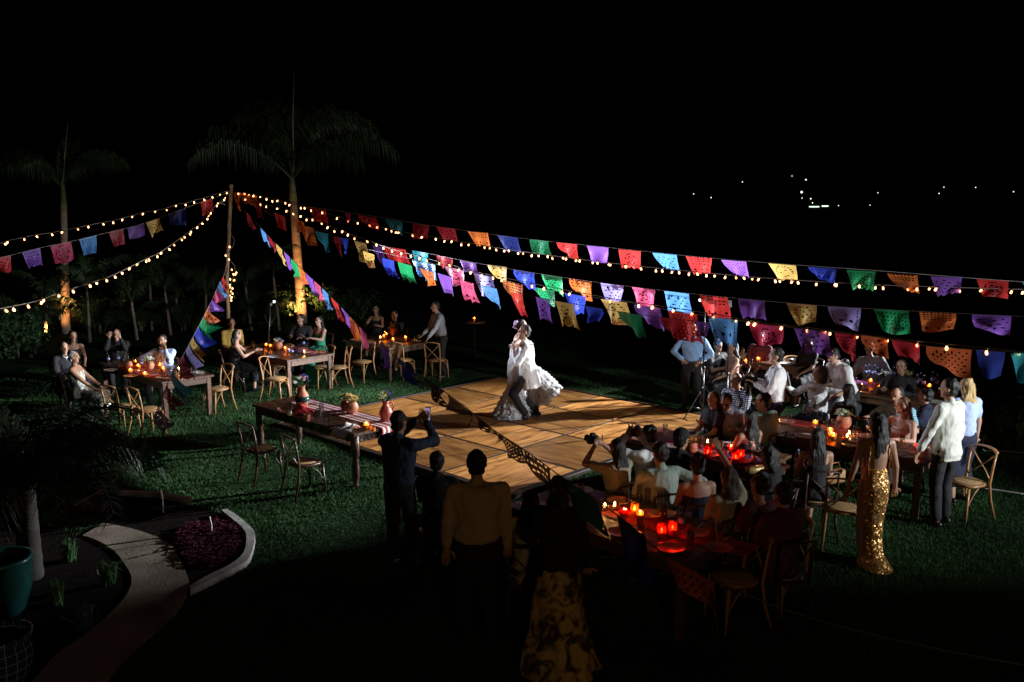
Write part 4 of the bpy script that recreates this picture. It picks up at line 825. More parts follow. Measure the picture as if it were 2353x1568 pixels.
PEOPLE = {}
def person(key, label, px, py, face, h=1.75, sit=False, tone=0, hair=('short', 'black'), top=('shirt', 'white'), bottom=('trousers', 'dark'), R_=None, L_=None, Rp=None, Lp=None, lean=0, side=0, twist=0, yaw=0, nod=0, build=1.0, fem=False, vox=.015, feet=None, pel=None, at=None, curl=.7, collar=True, group='wedding guests around the dance floor', chair=True, loose_hem=False, waist=.05):
    """px, py: picture point of the top of the head; face: heading in degrees (0 right, 90 away from the viewer, 180 left, 270 to the viewer)"""
    s = h / 1.75; UP = A3(0, 0, 1)
    P = A3(*(pel if pel else ((0, 0, .545 + .02 * (s - 1)) if sit else (0, 0, .93 * s))))
    a, b = R(lean), R(side); up = nrm([math.sin(b), math.sin(a), math.cos(a) * math.cos(b)])
    rt0 = nrm(A3(1, 0, 0) - up * up[0]); fw0 = np.cross(up, rt0)
    tw = R(twist); rt = rt0 * math.cos(tw) + fw0 * math.sin(tw); fw = np.cross(up, rt)
    rtm = nrm(rt0 + rt); fwm = np.cross(up, rtm)
    sw = (.165 if fem else .19) * s * build; N_ = P + up * .53 * s
    SR, SL = P + up * .475 * s + rt * sw, P + up * .475 * s - rt * sw
    # head
    hy = R(twist + yaw); hz = nrm(UP * .75 + up * .25); hr = nrm(A3(math.cos(hy), math.sin(hy), 0)); hr = nrm(hr - hz * (hr @ hz)); hf = np.cross(hz, hr)
    nd = R(nod); hf2 = hf * math.cos(nd) - hz * math.sin(nd); hz2 = hz * math.cos(nd) + hf * math.sin(nd); hf, hz = hf2, hz2
    HC = N_ + up * .055 * s + hz * .115 * s + hf * .022 * s
    hs = s * (.97 if fem else 1.0); X, Y, Z = hr * hs, hf * hs, hz * hs
    topz = HC + hz * .125 * s
    fr = R(face - 90); rz = rotz(fr)
    if at is None:
        w = T(px, py, topz[2]); off = rz @ topz; loc = A3(w[0] - off[0], w[1] - off[1], 0)
    else: loc = A3(*at)
    t = thing('person', label, 'person', tuple(loc), fr, group); PEOPLE[key] = (t, loc, fr)
    # limbs
    lt, ls = .43 * s, .42 * s; hw = .09 * s
    HR, HL = P + rt0 * hw, P - rt0 * hw
    if feet is None:
        feet = ((.11, .40, .085), (-.11, .40, .085)) if sit else ((.105 * s, .02, .085), (-.115 * s, -.03, .085))
    KR, AR = ik(HR, feet[0], lt, ls, (.12, 1, .35 if sit else .1)); KL, AL = ik(HL, feet[1], lt, ls, (-.12, 1, .35 if sit else .1))
    la, lf = .285 * s, .25 * s
    dR = R_ if R_ is not None else ((.16, .34, .64) if sit else (.27 * s, .07, .80 * s)); dL = L_ if L_ is not None else ((-.16, .34, .64) if sit else (-.27 * s, .07, .80 * s))
    ER, WR = ik(SR, dR, la, lf, Rp or (.55, -.7, -.5)); EL, WL = ik(SL, dL, la, lf, Lp or (-.55, -.7, -.5))
    skin = SKIN[tone]
    def ring(z, rx, ry, oy=0.0, m=None): f = min(max(z / .45, 0), 1); r_, q = nrm(rt0 * (1 - f) + rt * f), None; q = np.cross(up, r_); return (P + up * z * s + q * oy * s, r_ * rx * s * build, q * ry * s * (build ** .7))
    def torso(k, e, z0=-.1, z1=.53):
        T_ = [(-.13, .125, .10, 0), (-.05, .165 if not fem else .172, .118, -.01), (.03, .160 if not fem else .165, .112, -.005), (.12, .142 if not fem else .125, .10, 0), (.22, .146 if not fem else .125, .102, .005), (.33, .162 if not fem else .145, .115 if not fem else .118, .01), (.38, .168 if not fem else .148, .112 if not fem else .110, .006), (.42, .172 if not fem else .15, .105, 0), (.48, .145, .085, -.01), (.53, .07, .065, -.005)]
        return p_loft([ring(z, rx * k + e, ry * k + e, oy) for z, rx, ry, oy in T_ if z0 <= z <= z1])
    body = [torso(1, 0), p_cap(SR - rt * .015, .055 * s, SL + rt * .015, .055 * s), p_cap(N_ - up * .03 * s, .052 * s, HC - Z * .05, .05 * s),
            p_ell(HC + Z * .018, [X * .074, Y * .092, Z * .100]), p_ell(HC + Y * .022 - Z * .055, [X * .056, Y * .062, Z * .066]), p_ell(HC + Y * .062 - Z * .095, [X * .026, Y * .024, Z * .022]),
            p_cap(HC + Y * .088 + Z * .012, .009 * s, HC + Y * .106 - Z * .024, .014 * s, 8), p_ell(HC + Y * .078 + Z * .032, [X * .052, Y * .014, Z * .011]),
            p_ell(HC + X * .077 - Z * .008 - Y * .005, [X * .011, Y * .022, Z * .032]), p_ell(HC - X * .077 - Z * .008 - Y * .005, [X * .011, Y * .022, Z * .032])]
    for S_, E_, W_ in ((SR, ER, WR), (SL, EL, WL)): body += [p_cap(S_, .05 * s, E_, .04 * s), p_cap(E_, .04 * s, W_, .027 * s)]
    for H_, K_, A_ in ((HR, KR, AR), (HL, KL, AL)): body += [p_cap(H_, .088 * s, K_, .055 * s), p_cap(K_, .054 * s, A_ * .6 + K_ * .4, .052 * s), p_cap(A_ * .6 + K_ * .4, .05 * s, A_, .035 * s)]
    extras = []
    for sd, E_, W_ in ((1, ER, WR), (-1, EL, WL)):
        d = nrm(W_ - E_); nn = nrm(np.cross(d, rt * sd + UP * .2)); wv = np.cross(d, nn); pc = W_ + d * .045 * s
        body.append(p_ell(pc, [wv * .04 * s, nn * .017 * s, d * .055 * s], 10, 7))
        for k, (o, l) in enumerate(((-.030, .068), (-.010, .080), (.010, .076), (.029, .060))):
            b0 = W_ + d * .082 * s + wv * o * s; c1 = curl * .6; d1 = d * math.cos(c1) - nn * math.sin(c1); d2 = d * math.cos(c1 * 2) - nn * math.sin(c1 * 2); b1 = b0 + d1 * l * .55 * s; b2 = b1 + d2 * l * .45 * s
            extras.append((p_cap(b0 - d * .02 * s, .0095 * s, b1, .0085 * s, 6), 0)); extras.append((p_cap(b1, .0085 * s, b2, .0065 * s, 6), 0))
        b0 = W_ + d * .03 * s - wv * .035 * s * sd; b1 = b0 + nrm(d * .6 - wv * .7 * sd - nn * .3) * .045 * s; b2 = b1 + nrm(d * .9 - wv * .2 * sd - nn * .4) * .032 * s
        extras.append((p_cap(b0, .012 * s, b1, .0105 * s, 6), 0)); extras.append((p_cap(b1, .0105 * s, b2, .008 * s, 6), 0))
    for sd in (-1, 1):
        extras.append((p_ell(HC + X * .031 * sd + Y * .083 + Z * .013, [X * .013, Y * .008, Z * .008], 8, 5), 1))
        extras.append((p_ell(HC + X * .033 * sd + Y * .086 + Z * .036, [X * .02, Y * .008, Z * .005], 8, 5), 1))
    extras.append((p_ell(HC + Y * .083 - Z * .06, [X * .023, Y * .010, Z * .009], 8, 5), 2))
    soft('body', body, [skin, EYE, LIP], t, vox if vox < .015 else .0135, 1, None, extras)
    sd_ = sum(map(ord, key)) % 97
    # top
    kind, colr = top; cm = CL[colr]
    def sleeve(full, e=.012, loose=1.0):
        out = []
        for S_, E_, W_ in ((SR, ER, WR), (SL, EL, WL)):
            out.append(p_cap(S_, (.056 + e) * s * loose, S_ * (.0 if full else .35) + E_ * (1. if full else .65), (.046 + e) * s * loose))
            if full == 1: out.append(p_cap(E_, (.046 + e) * s * loose, E_ * .12 + W_ * .88, (.034 + e) * s * loose))
            if full == 2: out.append(p_cap(E_, (.046 + e) * s * loose, E_ * .75 + W_ * .25, (.044 + e) * s * loose))
        return out
    if kind in ('shirt', 'rolled', 'tee', 'jacket', 'blouse'):
        full = {'shirt': 1, 'jacket': 1, 'rolled': 2, 'tee': 0, 'blouse': 1}[kind]
        sh = [torso(1.07, .022 if kind != 'jacket' else .028, (-.2 if kind == 'jacket' or loose_hem else waist - .01) if not sit else -.06, .54), p_cap(SR - rt * .01, .074 * s, SL + rt * .01, .074 * s)] + ([p_loft([ring(z, rx * (.95 if fem else 1), ry) for z, rx, ry in ((-.13, .188, .136), (-.03, .185, .134), (.08, .172, .124), (.16, .162, .115))])] if not sit and loose_hem else [p_loft([ring(z, rx * (.95 if fem else 1), ry) for z, rx, ry in ((waist - .02, .160, .118), (waist + .02, .182, .136), (waist + .07, .172, .126), (waist + .13, .160, .116))])] if not sit and kind != 'jacket' else []) + sleeve(full, .012 if kind != 'jacket' else .018)
        if kind in ('shirt', 'rolled', 'jacket'): sh.append(p_cap(N_ - up * .02 * s - fw * .004, .066 * s, N_ + up * .022 * s, .060 * s, 12))
        if kind == 'jacket': sh.append(p_loft([ring(z, rx, ry, oy) for z, rx, ry, oy in ((-.24, .225, .185, -.03), (-.12, .21, .165, -.02), (.02, .19, .145, 0), (.12, .172, .13, 0))]))
        elif kind == 'blouse' : sh.append(p_loft([ring(z, rx, ry) for z, rx, ry in ((-.08, .19, .14), (.1, .165, .13), (.25, .16, .125))]))
        soft({'jacket': 'jacket', 'blouse': 'blouse'}.get(kind, 'shirt'), sh, [cm], t, vox, 2, (.010 if kind != 'jacket' else .009, 34, sd_))
    elif kind in ('strap', 'sleeveless', 'strapless'):
        z1 = .385 if kind != 'sleeveless' else .45
        tp = [torso(1.05, .010, -.1, z1)]
        if kind == 'sleeveless': tp.append(p_cap(SR - rt * .06 * s, .05 * s, SL + rt * .06 * s, .05 * s))
        soft('top', tp, [cm], t, vox, 2, (.005, 30, sd_))
        if kind == 'strap':
            mb = MB()
            for sd in (-1, 1): mb.tube([P + up * .34 * s + rt * .085 * s * sd + fw * .115 * s, P + up * .49 * s + rt * .10 * s * sd + fw * .03 * s, P + up * .52 * s + rt * .09 * s * sd - fw * .03 * s, P + up * .34 * s + rt * .06 * s * sd - fw * .115 * s], .009, 6)
            mb.build('strap', cm, t)
    # bottom
    bk, bc = bottom; bm = CL[bc]
    if bk == 'trousers':
        tr = [torso(1.06, .006, -.13, .06 if sit or loose_hem else waist + .04), p_loft([ring(z, rx, ry) for z, rx, ry in ((-.06, .172, .122), (waist, .158, .115))]), p_cap(HR, .10 * s * build ** .5, KR, .073 * s), p_cap(KR, .072 * s, KR * .08 + AR * .92, .060 * s), p_cap(HL, .10 * s * build ** .5, KL, .073 * s), p_cap(KL, .072 * s, KL * .08 + AL * .92, .060 * s)]
        soft('trousers', tr, [bm], t, max(vox, .016), 2, (.008, 26, sd_))
        be = MB().lathe([(1, 0), (1, .035)], (0, 0, 0), 18); V = [P + up * ((waist if not sit else .0) - .05 + z) * s + rt0 * x * .172 * s * build + fw0 * y * .13 * s for x, y, z in be.v]; MB().add(V, be.f[:-2]).build('belt', M['black'], t)
    elif bk == 'skirt':      # skirt over sitting or standing legs
        k2 = .10 * s
        sk = [torso(1.06, .008, -.13, .1), p_cap(HR, .115 * s, KR, .095 * s), p_cap(HL, .115 * s, KL, .095 * s), p_loft([(HR * .5 + HL * .5 + UP * .0, rt0 * .17 * s, UP * .1 * s), ((KR + KL) / 2 - UP * .01, rt0 * (.09 * s + abs(KR[0] - KL[0]) / 2), UP * .09 * s)]),
              p_loft([((KR + KL) / 2 - UP * .0, rt0 * (.09 * s + abs(KR[0] - KL[0]) / 2), fw0 * .1 * s), ((KR + KL) / 2 * .35 + (AR + AL) / 2 * .65, rt0 * (.12 * s + abs(KR[0] - KL[0]) / 2), fw0 * .11 * s)])]
        soft('skirt', sk, [bm], t, max(vox, .017), 2, (.012, 22, sd_))
    elif bk == 'gown':       # rings given as height, half width, half depth, forward shift
        pass
    if bk in ('trousers', 'skirt'):
        for A_, K_ in ((AR, KR), (AL, KL)):
            pass
        for A_ in (AR, AL):
            fo = MB(); v, f = p_cap(A3(A_[0], A_[1] - .035, max(A_[2] - .045, .035)), .036 * s, A3(A_[0] * 1.12, A_[1] + .15 * s, max(A_[2] - .055, .028)), .030 * s, 10); fo.add(v, f)
            fo.build('shoe', M['black'], t)
    # hair
    hk, hcol = hair; hm = HAIR[hcol]
    if hk != 'bald':
        cap = [p_ell(HC - Y * .022 + Z * .030, [X * .084, Y * .090, Z * .098])]
        nzs = (.013, 75, sd_, .3)
        if hk == 'short': cap.append(p_ell(HC - Y * .045 - Z * .03, [X * .072, Y * .055, Z * .06]))
        if hk == 'thin': cap = [p_ell(HC - Y * .030 + Z * .010, [X * .080, Y * .078, Z * .092])]
        if hk == 'curly': cap += [p_ell(HC - Y * .05 + Z * .02, [X * .125, Y * .10, Z * .125]), p_ell(HC - Y * .06 - Z * .1, [X * .13, Y * .085, Z * .11])]; nzs = (.022, 70, sd_)
        if hk == 'bun': cap += [p_ell(HC - Y * .105 + Z * .05, [X * .055, Y * .05, Z * .05]), p_ell(HC - Y * .05 - Z * .03, [X * .07, Y * .05, Z * .06])]
        if hk == 'topbun': cap += [p_ell(HC - Y * .05 + Z * .12, [X * .06, Y * .055, Z * .05]), p_ell(HC - Y * .05 - Z * .03, [X * .07, Y * .05, Z * .06])]
        if hk in ('long', 'bob', 'wavy'):
            ln = {'long': .34, 'bob': .15, 'wavy': .30}[hk]; base = HC - Y * .035; dn = -nrm(Z * .5 + up * .5); bk_ = -nrm(Y)
            cap.append(p_loft([(base + Z * .03, X * .086, Y * .085), (base + dn * .07 + bk_ * .02, X * .098, Y * .068), (base + dn * ln * .55 + bk_ * .055, X * .105, Y * .048), (base + dn * ln + bk_ * .06, X * .09, Y * .034), (base + dn * (ln + .06) + bk_ * .055, X * .045, Y * .018)]))
            nzs = (.020 if hk == 'wavy' else .013, 70, sd_, .08 if hk != 'wavy' else .3)
        soft('hair', cap, [hm], t, min(vox, .013), 1, nzs)
    PEOPLE[key] = dict(t=t, loc=loc, fr=fr, P=P, up=up, rt=rt, fw=fw, rt0=rt0, fw0=fw0, HC=HC, X=X, Y=Y, Z=Z, WR=WR, WL=WL, ER=ER, EL=EL, s=s, N=N_, SR=SR, SL=SL, K=(KR, KL), A=(AR, AL), vox=vox, sit=sit)
    if sit and chair: CHAIRS.append((loc[0], loc[1], fr, chair))
    return PEOPLE[key]
CHAIRS = []
def gown(p, rings, m, name='dress', frill=0.0, amp=(.01, 20), n=40, taper=None):
    """rings: (height, half width, half depth, sideways, forward) about the person's own axes, hem first"""
    V, F = [], []; mm = len(rings); r_ = random.Random(5)
    for i, (z, rx, ry, ox, oy) in enumerate(rings):
        for k in range(n):
            q = 2 * math.pi * k / n; f = 1 + frill * (1 - i / (mm - 1)) ** 1.5 * (math.sin(q * 9 + i * .4) * .6 + math.sin(q * 5 + 1.3 * i) * .4)
            V.append((ox + rx * f * math.cos(q), oy + ry * f * math.sin(q), z))
    for i in range(mm - 1):
        for k in range(n): F.append((i * n + k, i * n + (k + 1) % n, (i + 1) * n + (k + 1) % n, (i + 1) * n + k))
    F.append(tuple(range(n - 1, -1, -1))); F.append(tuple(range((mm - 1) * n, mm * n)))
    return soft(name, [(np.array(V), F)], [m], p['t'], .014, 1, (amp[0], amp[1], 3))
def held(p, name, label, cat, build, pos, yaw=0.0):
    """a thing in a person's hand, placed by the person's own axes; top-level"""
    w = rotz(p['fr']) @ A3(*pos) + p['loc']; t = thing(name, label, cat, tuple(w), p['fr'] + R(yaw)); build(t); return t
# ------------------------------------------------------------------ tables and chairs
def chair_proto():
    t = thing('crossback_chair', 'wooden cross-back chair', 'chair')
    sv = []; sm_ = MB(); n = 20
    V = []; F = []
    for z, k in ((.43, .95), (.437, 1.0), (.457, 1.0), (.466, .95)):
        for i in range(n):
            q = 2 * math.pi * i / n; x = math.copysign(abs(math.cos(q)) ** .72, math.cos(q)) * .205 * k; y = math.copysign(abs(math.sin(q)) ** .72, math.sin(q)) * .20 * k; x *= 1 + .08 * (y / .2); V.append((x, y, z))
    for l in range(3):
        for i in range(n): F.append((l * n + i, l * n + (i + 1) % n, (l + 1) * n + (i + 1) % n, (l + 1) * n + i))
    F.append(tuple(range(n - 1, -1, -1))); F.append(tuple(range(3 * n, 4 * n)))
    st = MB().add(V, F).build('seat', M['chairw'], t)
    MB().lathe([(.0, .0), (.155, .0), (.165, -.004)], (0, 0, .4725), 20).build('rattan_panel', M['rattan'], st)
    for sx in (-1, 1):
        MB().tube([(sx * .185, .165, .43), (sx * .195, .185, .2), (sx * .205, .20, 0)], [.019, .016, .013], 8).build('front_leg', M['chairw'], t)
        MB().tube([(sx * .205, -.275, 0), (sx * .185, -.205, .25), (sx * .175, -.18, .46), (sx * .182, -.205, .66), (sx * .185, -.245, .86)], [.014, .017, .018, .016, .014], 8).build('rear_leg', M['chairw'], t)
        MB().tube([(sx * .178, -.188, .48), (sx * .06, -.222, .60), (-sx * .08, -.237 - .008 * sx, .73), (-sx * .178, -.238, .83)], .011, 6, flat=.6).build('cross_slat', M['chairw'], t)
    mb = MB(); P = [(-.19, -.243, .85), (-.12, -.275, .875), (0, -.29, .885), (.12, -.275, .875), (.19, -.243, .85)]
    mb.tube(curve(P, 3), [.026] * 13, 8, flat=.45).build('top_rail', M['chairw'], t)
    mb = MB()
    for sx in (-1, 1): mb.tube(curve([(sx * .195, .175, .2), (sx * .15, .16, .36), (0, .17, .415)], 4), .0085, 6); mb.tube(curve([(sx * .20, .185, .2), (sx * .19, .08, .36), (sx * .18, 0, .42)], 4), .0085, 6)
    mb.build('bent_brace', M['chairw'], t)
    return t
CH = chair_proto(); ch_used = [False]
def place_chair(x, y, fr, label, group='cross-back chairs at the tables'):
    if not ch_used[0]: ch_used[0] = True; CH.location = (x, y, 0); CH.rotation_euler = (0, 0, fr); CH['label'] = label; CH['group'] = group; return CH
    return copy_tree(CH, (x, y, 0), fr, label, group)
def vu(v, u): return VV * v + UU * u
def table(label, v, u, L, Wd, h=.78, planks=5, mk='tablew', turned=False):
    c = vu(v, u); t = thing('long_table', label, 'table', tuple(c), VANG, None); pw = Wd / planks
    pmh = MB().box((0, 0, 0), (L, pw - .006, .04), 0, 1, .005).mesh('plank', M[mk], False)
    for k in range(planks): link('plank', pmh, t, (rnd.uniform(-.006, .006), -Wd / 2 + pw * (k + .5), h - .02 + rnd.uniform(-.0015, .0015)))
    for sx, sy in ((1, 1), (1, -1), (-1, 1), (-1, -1)):
        x, y = sx * (L / 2 - .09), sy * (Wd / 2 - .08)
        if turned: MB().lathe([(.035, 0), (.045, .03), (.03, .06), (.05, .14), (.055, .3), (.04, .42), (.06, .46), (.062, .62), (.062, h - .045)], (x, y, 0), 12).build('leg', M[mk], t)
        else: MB().box((x, y, (h - .045) / 2), (.075, .075, h - .045), 0, .75, .006).build('leg', M[mk], t, False)
    for sy in (1, -1): MB().box((0, sy * (Wd / 2 - .055), h - .1), (L - .26, .025, .1)).build('apron', M[mk], t, False)
    for sx in (1, -1): MB().box((sx * (L / 2 - .065), 0, h - .1), (.025, Wd - .26, .1)).build('apron', M[mk], t, False)
    if turned:
        for sx, sy, ln, ax in ((1, 0, Wd - .22, 0), (0, -1, L - .3, 1)):
            mb = MB()
            for q in np.linspace(-ln / 2 + .06, ln / 2 - .06, 5 if ax == 0 else 11):
                P = [(math.cos(a) * (.012 + a * .006), math.sin(a) * (.012 + a * .006)) for a in np.linspace(0, 9, 16)]
                mb.tube([((L / 2 - .045), q + a, h - .105 + b) if ax == 0 else (q + a, -(Wd / 2 - .032), h - .105 + b) for a, b in P], .0075, 5)
            mb.build('carved_scroll', M[mk], t)
    return t
table('dark carved wooden table with turned legs and a red striped runner', -10.8, 7.36, 2.65, .86, .8, 5, 'darkw', True)
table('long table before the low stone wall where the grey-haired woman sits', -16.3, 7.28, 2.8, 1.0)
table('long table where the man in pale blue turns beside the green draped chair', -16.35, 10.1, 2.3, 1.15)
bpy.data.objects['long_table.002']['label'] = 'long table behind the thin flash stand with blue and green shawls on its chairs'
table('long table at the rear where the man in grey plaid leans over', -15.75, 12.5, 1.7, 1.2)
table('nearest long table at the front with glowing red candle glasses', -4.95, 6.86, 2.2, 1.06)
table('long table with the gold clutch bag next to the man bowing his head', -5.75, 9.7, 2.1, .9)
table('long table with the copper candle holder beside the sequin dress', -4.6, 11.35, 2.5, .92)
table('long table crowded with water bottles under the orange flag', -5.2, 14.85, 2.1, 1.1)
table('long table behind the man filming with a tripod', -8.3, 16.3, 2.0, .9)
far_t = thing('cocktail_table', 'small lone round table holding one candle in the far darkness', 'table', tuple(D(1090, 733, 22.4) * (1, 1, 0)))
MB().lathe([(.30, .0), (.31, .015), (.30, .03)], (0, 0, .87), 20).build('table_top', M['tablew'], far_t); MB().lathe([(.22, 0), (.2, .02), (.03, .05), (.025, .86)], (0, 0, 0), 12).build('pedestal', M['metal'], far_t)
CHP = {}
def chair_px(px, py, face, label):
    w = T(px, py, .46); CHP[label] = place_chair(w[0], w[1], R(face - 90), label)
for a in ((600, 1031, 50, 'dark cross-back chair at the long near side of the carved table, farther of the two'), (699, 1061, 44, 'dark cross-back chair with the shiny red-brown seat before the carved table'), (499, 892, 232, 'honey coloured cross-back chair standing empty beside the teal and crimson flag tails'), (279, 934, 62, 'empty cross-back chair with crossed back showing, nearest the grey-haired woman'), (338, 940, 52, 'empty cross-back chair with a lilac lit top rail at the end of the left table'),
          (633, 869, 350, 'empty cross-back chair beside the blue shawl and thin flash stand'), (777, 843, 205, 'empty honey cross-back chair right of the green shawl'), (737, 842, 222, 'dark cross-back chair under the green shawl'), (925, 826, 60, 'cross-back chair with a tan jacket on it at the rear table'), (1003, 826, 70, 'empty cross-back chair behind the rear table beside the grey plaid man'), (832, 830, 240, 'shadowed cross-back chair between the second and rear left tables'), (640, 838, 215, 'cross-back chair under the blue shawl'),
          (1648, 870, 75, 'cross-back chair with red lit top rail behind the man with hands on hips'), (1832, 872, 285, 'honey cross-back chair right behind the man filming with a tripod'), (1690, 1325, 195, 'empty cross-back chair with pale seat right of the nearest table'), (2222, 1106, 200, 'small cross-back chair alone behind the tall man on the right'), (1936, 1166, 70, 'cross-back chair with bright curved rail beside the sequin dress'), (1790, 1290, 215, 'dark cross-back chair with a green shawl on its back by the nearest table')): chair_px(*a)

for lb in list(CHP)[:2]:  # dark wood puts the shade of these two backlit chairs into their colour
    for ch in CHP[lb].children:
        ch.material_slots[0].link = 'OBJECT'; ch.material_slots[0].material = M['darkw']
# ------------------------------------------------------------------ the couple
oA = A3(0.30, 15.42, .063)
gp = person('groom', 'groom in white jacket and black trousers hugging the bride on the dance floor', 0, 0, 180, 1.87, False, 1, ('short', 'black'), ('jacket', 'white'), ('trousers', 'jet'), at=oA,
    pel=(.02, .02, .845), lean=6, side=-5, twist=4, yaw=14, nod=-14, feet=((.14, -.16, .09), (-.10, .05, .085)), R_=(.10, .27, 1.30), Rp=(.9, .1, -.6), L_=(-.12, .27, 1.24), Lp=(-.55, .25, -1), vox=.0125, group='the dancing couple', build=1.1, collar=True)
bo = oA + A3(-.22, .16, 0)
def to_bride(w): return tuple(rotz(-R(8 - 90)) @ (np.array(w) - bo))
gN = rotz(gp['fr']) @ gp['N'] + gp['loc']
bp_ = person('bride', 'bride in a ruffled white gown with purple flowers in her dark hair', 0, 0, 8, 1.68, False, 0, ('bun', 'black'), ('strapless', 'organza'), ('gown', 'organza'), at=bo,
    pel=(0, .0, 1.0), lean=7, twist=0, yaw=-6, nod=2, feet=((.1, .05, .15), (-.1, 0, .15)), R_=to_bride(gN + A3(.03, -.12, -.05)), Rp=(.9, -.3, -.45), L_=to_bride(gN + A3(.03, .10, -.06)), Lp=(-.8, -.1, .2), vox=.0125, group='the dancing couple')
gown(bp_, [(.0, .30, .30, 0, -.10), (.05, .33, .33, 0, -.11), (.18, .27, .27, 0, -.08), (.34, .21, .21, 0, -.04), (.50, .16, .155, 0, -.01), (.66, .165, .165, 0, 0), (.85, .185, .17, 0, 0), (1.0, .175, .145, 0, 0), (1.12, .14, .12, 0, 0), (1.24, .145, .125, 0, .01), (1.33, .15, .125, 0, .01)], CL['organza'], 'gown', .10, (.016, 30))
def ruffles(parent, rows, name='ruffle'):
    """each row: centre, half-axis a, half-axis b, drop, flare: a torn, crimped frill of organza"""
    for c, a, b, drop, fl in rows:
        V = []; F = []; n = 132; c, a, b = A3(*c), A3(*a), A3(*b); dn = nrm(np.cross(a, b)); dn = -dn if dn[2] > 0 else dn; p1, p2 = rnd.uniform(0, 6), rnd.uniform(0, 6)
        for i in range(n + 1):
            q = tau * i / n; e = a * math.cos(q) + b * math.sin(q); w = math.sin(q * 21 + p1) * .45 + math.sin(q * 13 + p2) * .35 + math.sin(q * 5 + p2) * .3 + rnd.uniform(-.3, .3); ln = 1 + .35 * math.sin(q * 7 + p1) + rnd.uniform(-.25, .25)
            for k in range(4): f = k / 3; V.append(c + e * (1 + fl * f * (1 + .8 * w * f)) + dn * drop * f * ln + A3(rnd.uniform(-1, 1), rnd.uniform(-1, 1), rnd.uniform(-1, 1)) * .005 * f)
        for i in range(n):
            for k in range(3): p = i * 4 + k; F.append((p, p + 4, p + 5, p + 1))
        V = [(v[0], v[1], max(v[2], .012)) for v in V]
        MB().add(V, F).build(name, CL['organza'], parent)
tau = 2 * math.pi
ruffles(bp_['t'], [((0, -.02 - .08 * f, .56 - .52 * f), (.15 + .16 * f, 0, 0), (0, .15 + .16 * f, 0), .085, .20) for f in np.linspace(0, .97, 11)])
# the train swirling out behind the groom: a hollow bell swept to the right, covered in frills
tr = MB(); V = []; F = []; n = 56; path = [(.17, .04, 1.0, .08), (.20, .16, .90, .12), (.22, .29, .76, .18), (.22, .41, .60, .235), (.20, .51, .46, .27), (.18, .57, .37, .28)]
axis = []
for i, (sx, fy, z, r) in enumerate(path):
    d = nrm(A3(*path[min(i + 1, 5)][:3]) - A3(*path[max(i - 1, 0)][:3])); a = nrm(np.cross(d, A3(0, 0, 1))); b = np.cross(a, d); axis.append((A3(-sx, fy, z), a, b, r))
    for k in range(n):
        q = tau * k / n; w = 1 + (.05 + .10 * i / 5) * (math.sin(q * 7 + i * .5) * .6 + math.sin(q * 12 + i) * .4); V.append(A3(-sx, fy, z) + (a * math.cos(q) * .75 + b * math.sin(q)) * r * w)
for i in range(5):
    for k in range(n): F.append((i * n + k, i * n + (k + 1) % n, (i + 1) * n + (k + 1) % n, (i + 1) * n + k))
V = [(v[0], v[1], max(v[2], .03)) for v in V]
tr.add(V, F).build('train', CL['organza'], bp_['t'])
rows = []
for q in np.linspace(.5, 5, 10):
    i = min(int(q), 4); f = q - i; c, a, b, r = [axis[i][k] * (1 - f) + axis[i + 1][k] * f for k in range(4)]; rows.append((c, a * r * .77, b * r * 1.02, .085, .13))
ruffles(bp_['t'], rows)
ruffles(bp_['t'], [((-.16, .26 - .05 * f, .70 - .58 * f), (.10 + .09 * f, .10, 0), (0, .09, .02), .10, .28) for f in np.linspace(0, .95, 7)])
fl = MB(); fv = bp_
for k in range(16): c = fv['HC'] - fv['Y'] * (.10 + rnd.uniform(-.01, .05)) + fv['X'] * (.03 + rnd.uniform(-.04, .04)) + fv['Z'] * rnd.uniform(-.05, .09); fl.ball(c, rnd.uniform(.015, .03), 7, 5)
fl.build('hair_flowers', mat('lilac_blossom', (.55, .38, .66), .6, nscale=35, var=.5, bump=.5), bp_['t'])
MB().tube([gp['N'] + gp['fw'] * .075 + gp['Z'] * .0 + gp['rt'] * x for x in (-.05, 0, .05)], [.022, .012, .022], 8).build('bow_tie', M['black'], gp['t'])

# ------------------------------------------------------------------ guests
W_ = person
lap = dict(R_=(.12, .30, .66), L_=(-.10, .33, .66))
W_('La', 'person in a dark jacket with white collar and pale blue tie at the left table', 146, 786, 318, 1.62, True, 0, ('short', 'black'), ('shirt', 'dark'), ('trousers', 'dark'), chair='the person with the pale blue tie', **lap)
p = PEOPLE['La']; MB().tube([p['N'] + p['fw'] * .085 - p['up'] * q for q in (0.02, .06, .16, .26)], [.016, .022, .03, .012], 6, flat=.4).build('tie', CL['sky'], p['t']); MB().tube([p['N'] + p['fw'] * .07 - p['rt'] * .06 + p['up'] * .01, p['N'] + p['fw'] * .09 - p['up'] * .03, p['N'] + p['fw'] * .07 + p['rt'] * .06 + p['up'] * .01], .018, 6).build('collar', CL['white'], p['t'])
W_('Lb', 'woman with long dark hair in black standing close by the orange palm trunk', 166, 760, 312, 1.68, True, 1, ('long', 'black'), ('sleeveless', 'black'), ('skirt', 'black'), fem=True, chair='the long-haired woman in black by the palm trunk', **lap)
PEOPLE['Lb']['t']['label'] = 'woman with long dark hair in black sitting before the orange palm trunk'
W_('Lc', 'grey-haired woman in a sleeveless pale floral dress looking right at the left table', 168, 806, 8, 1.64, True, 1, ('short', 'grey'), ('sleeveless', 'floral'), ('skirt', 'floral'), fem=True, lean=-8, build=1.12, R_=(.14, .33, .60), L_=(-.12, .36, .60), chair='the grey-haired woman', vox=.0125)
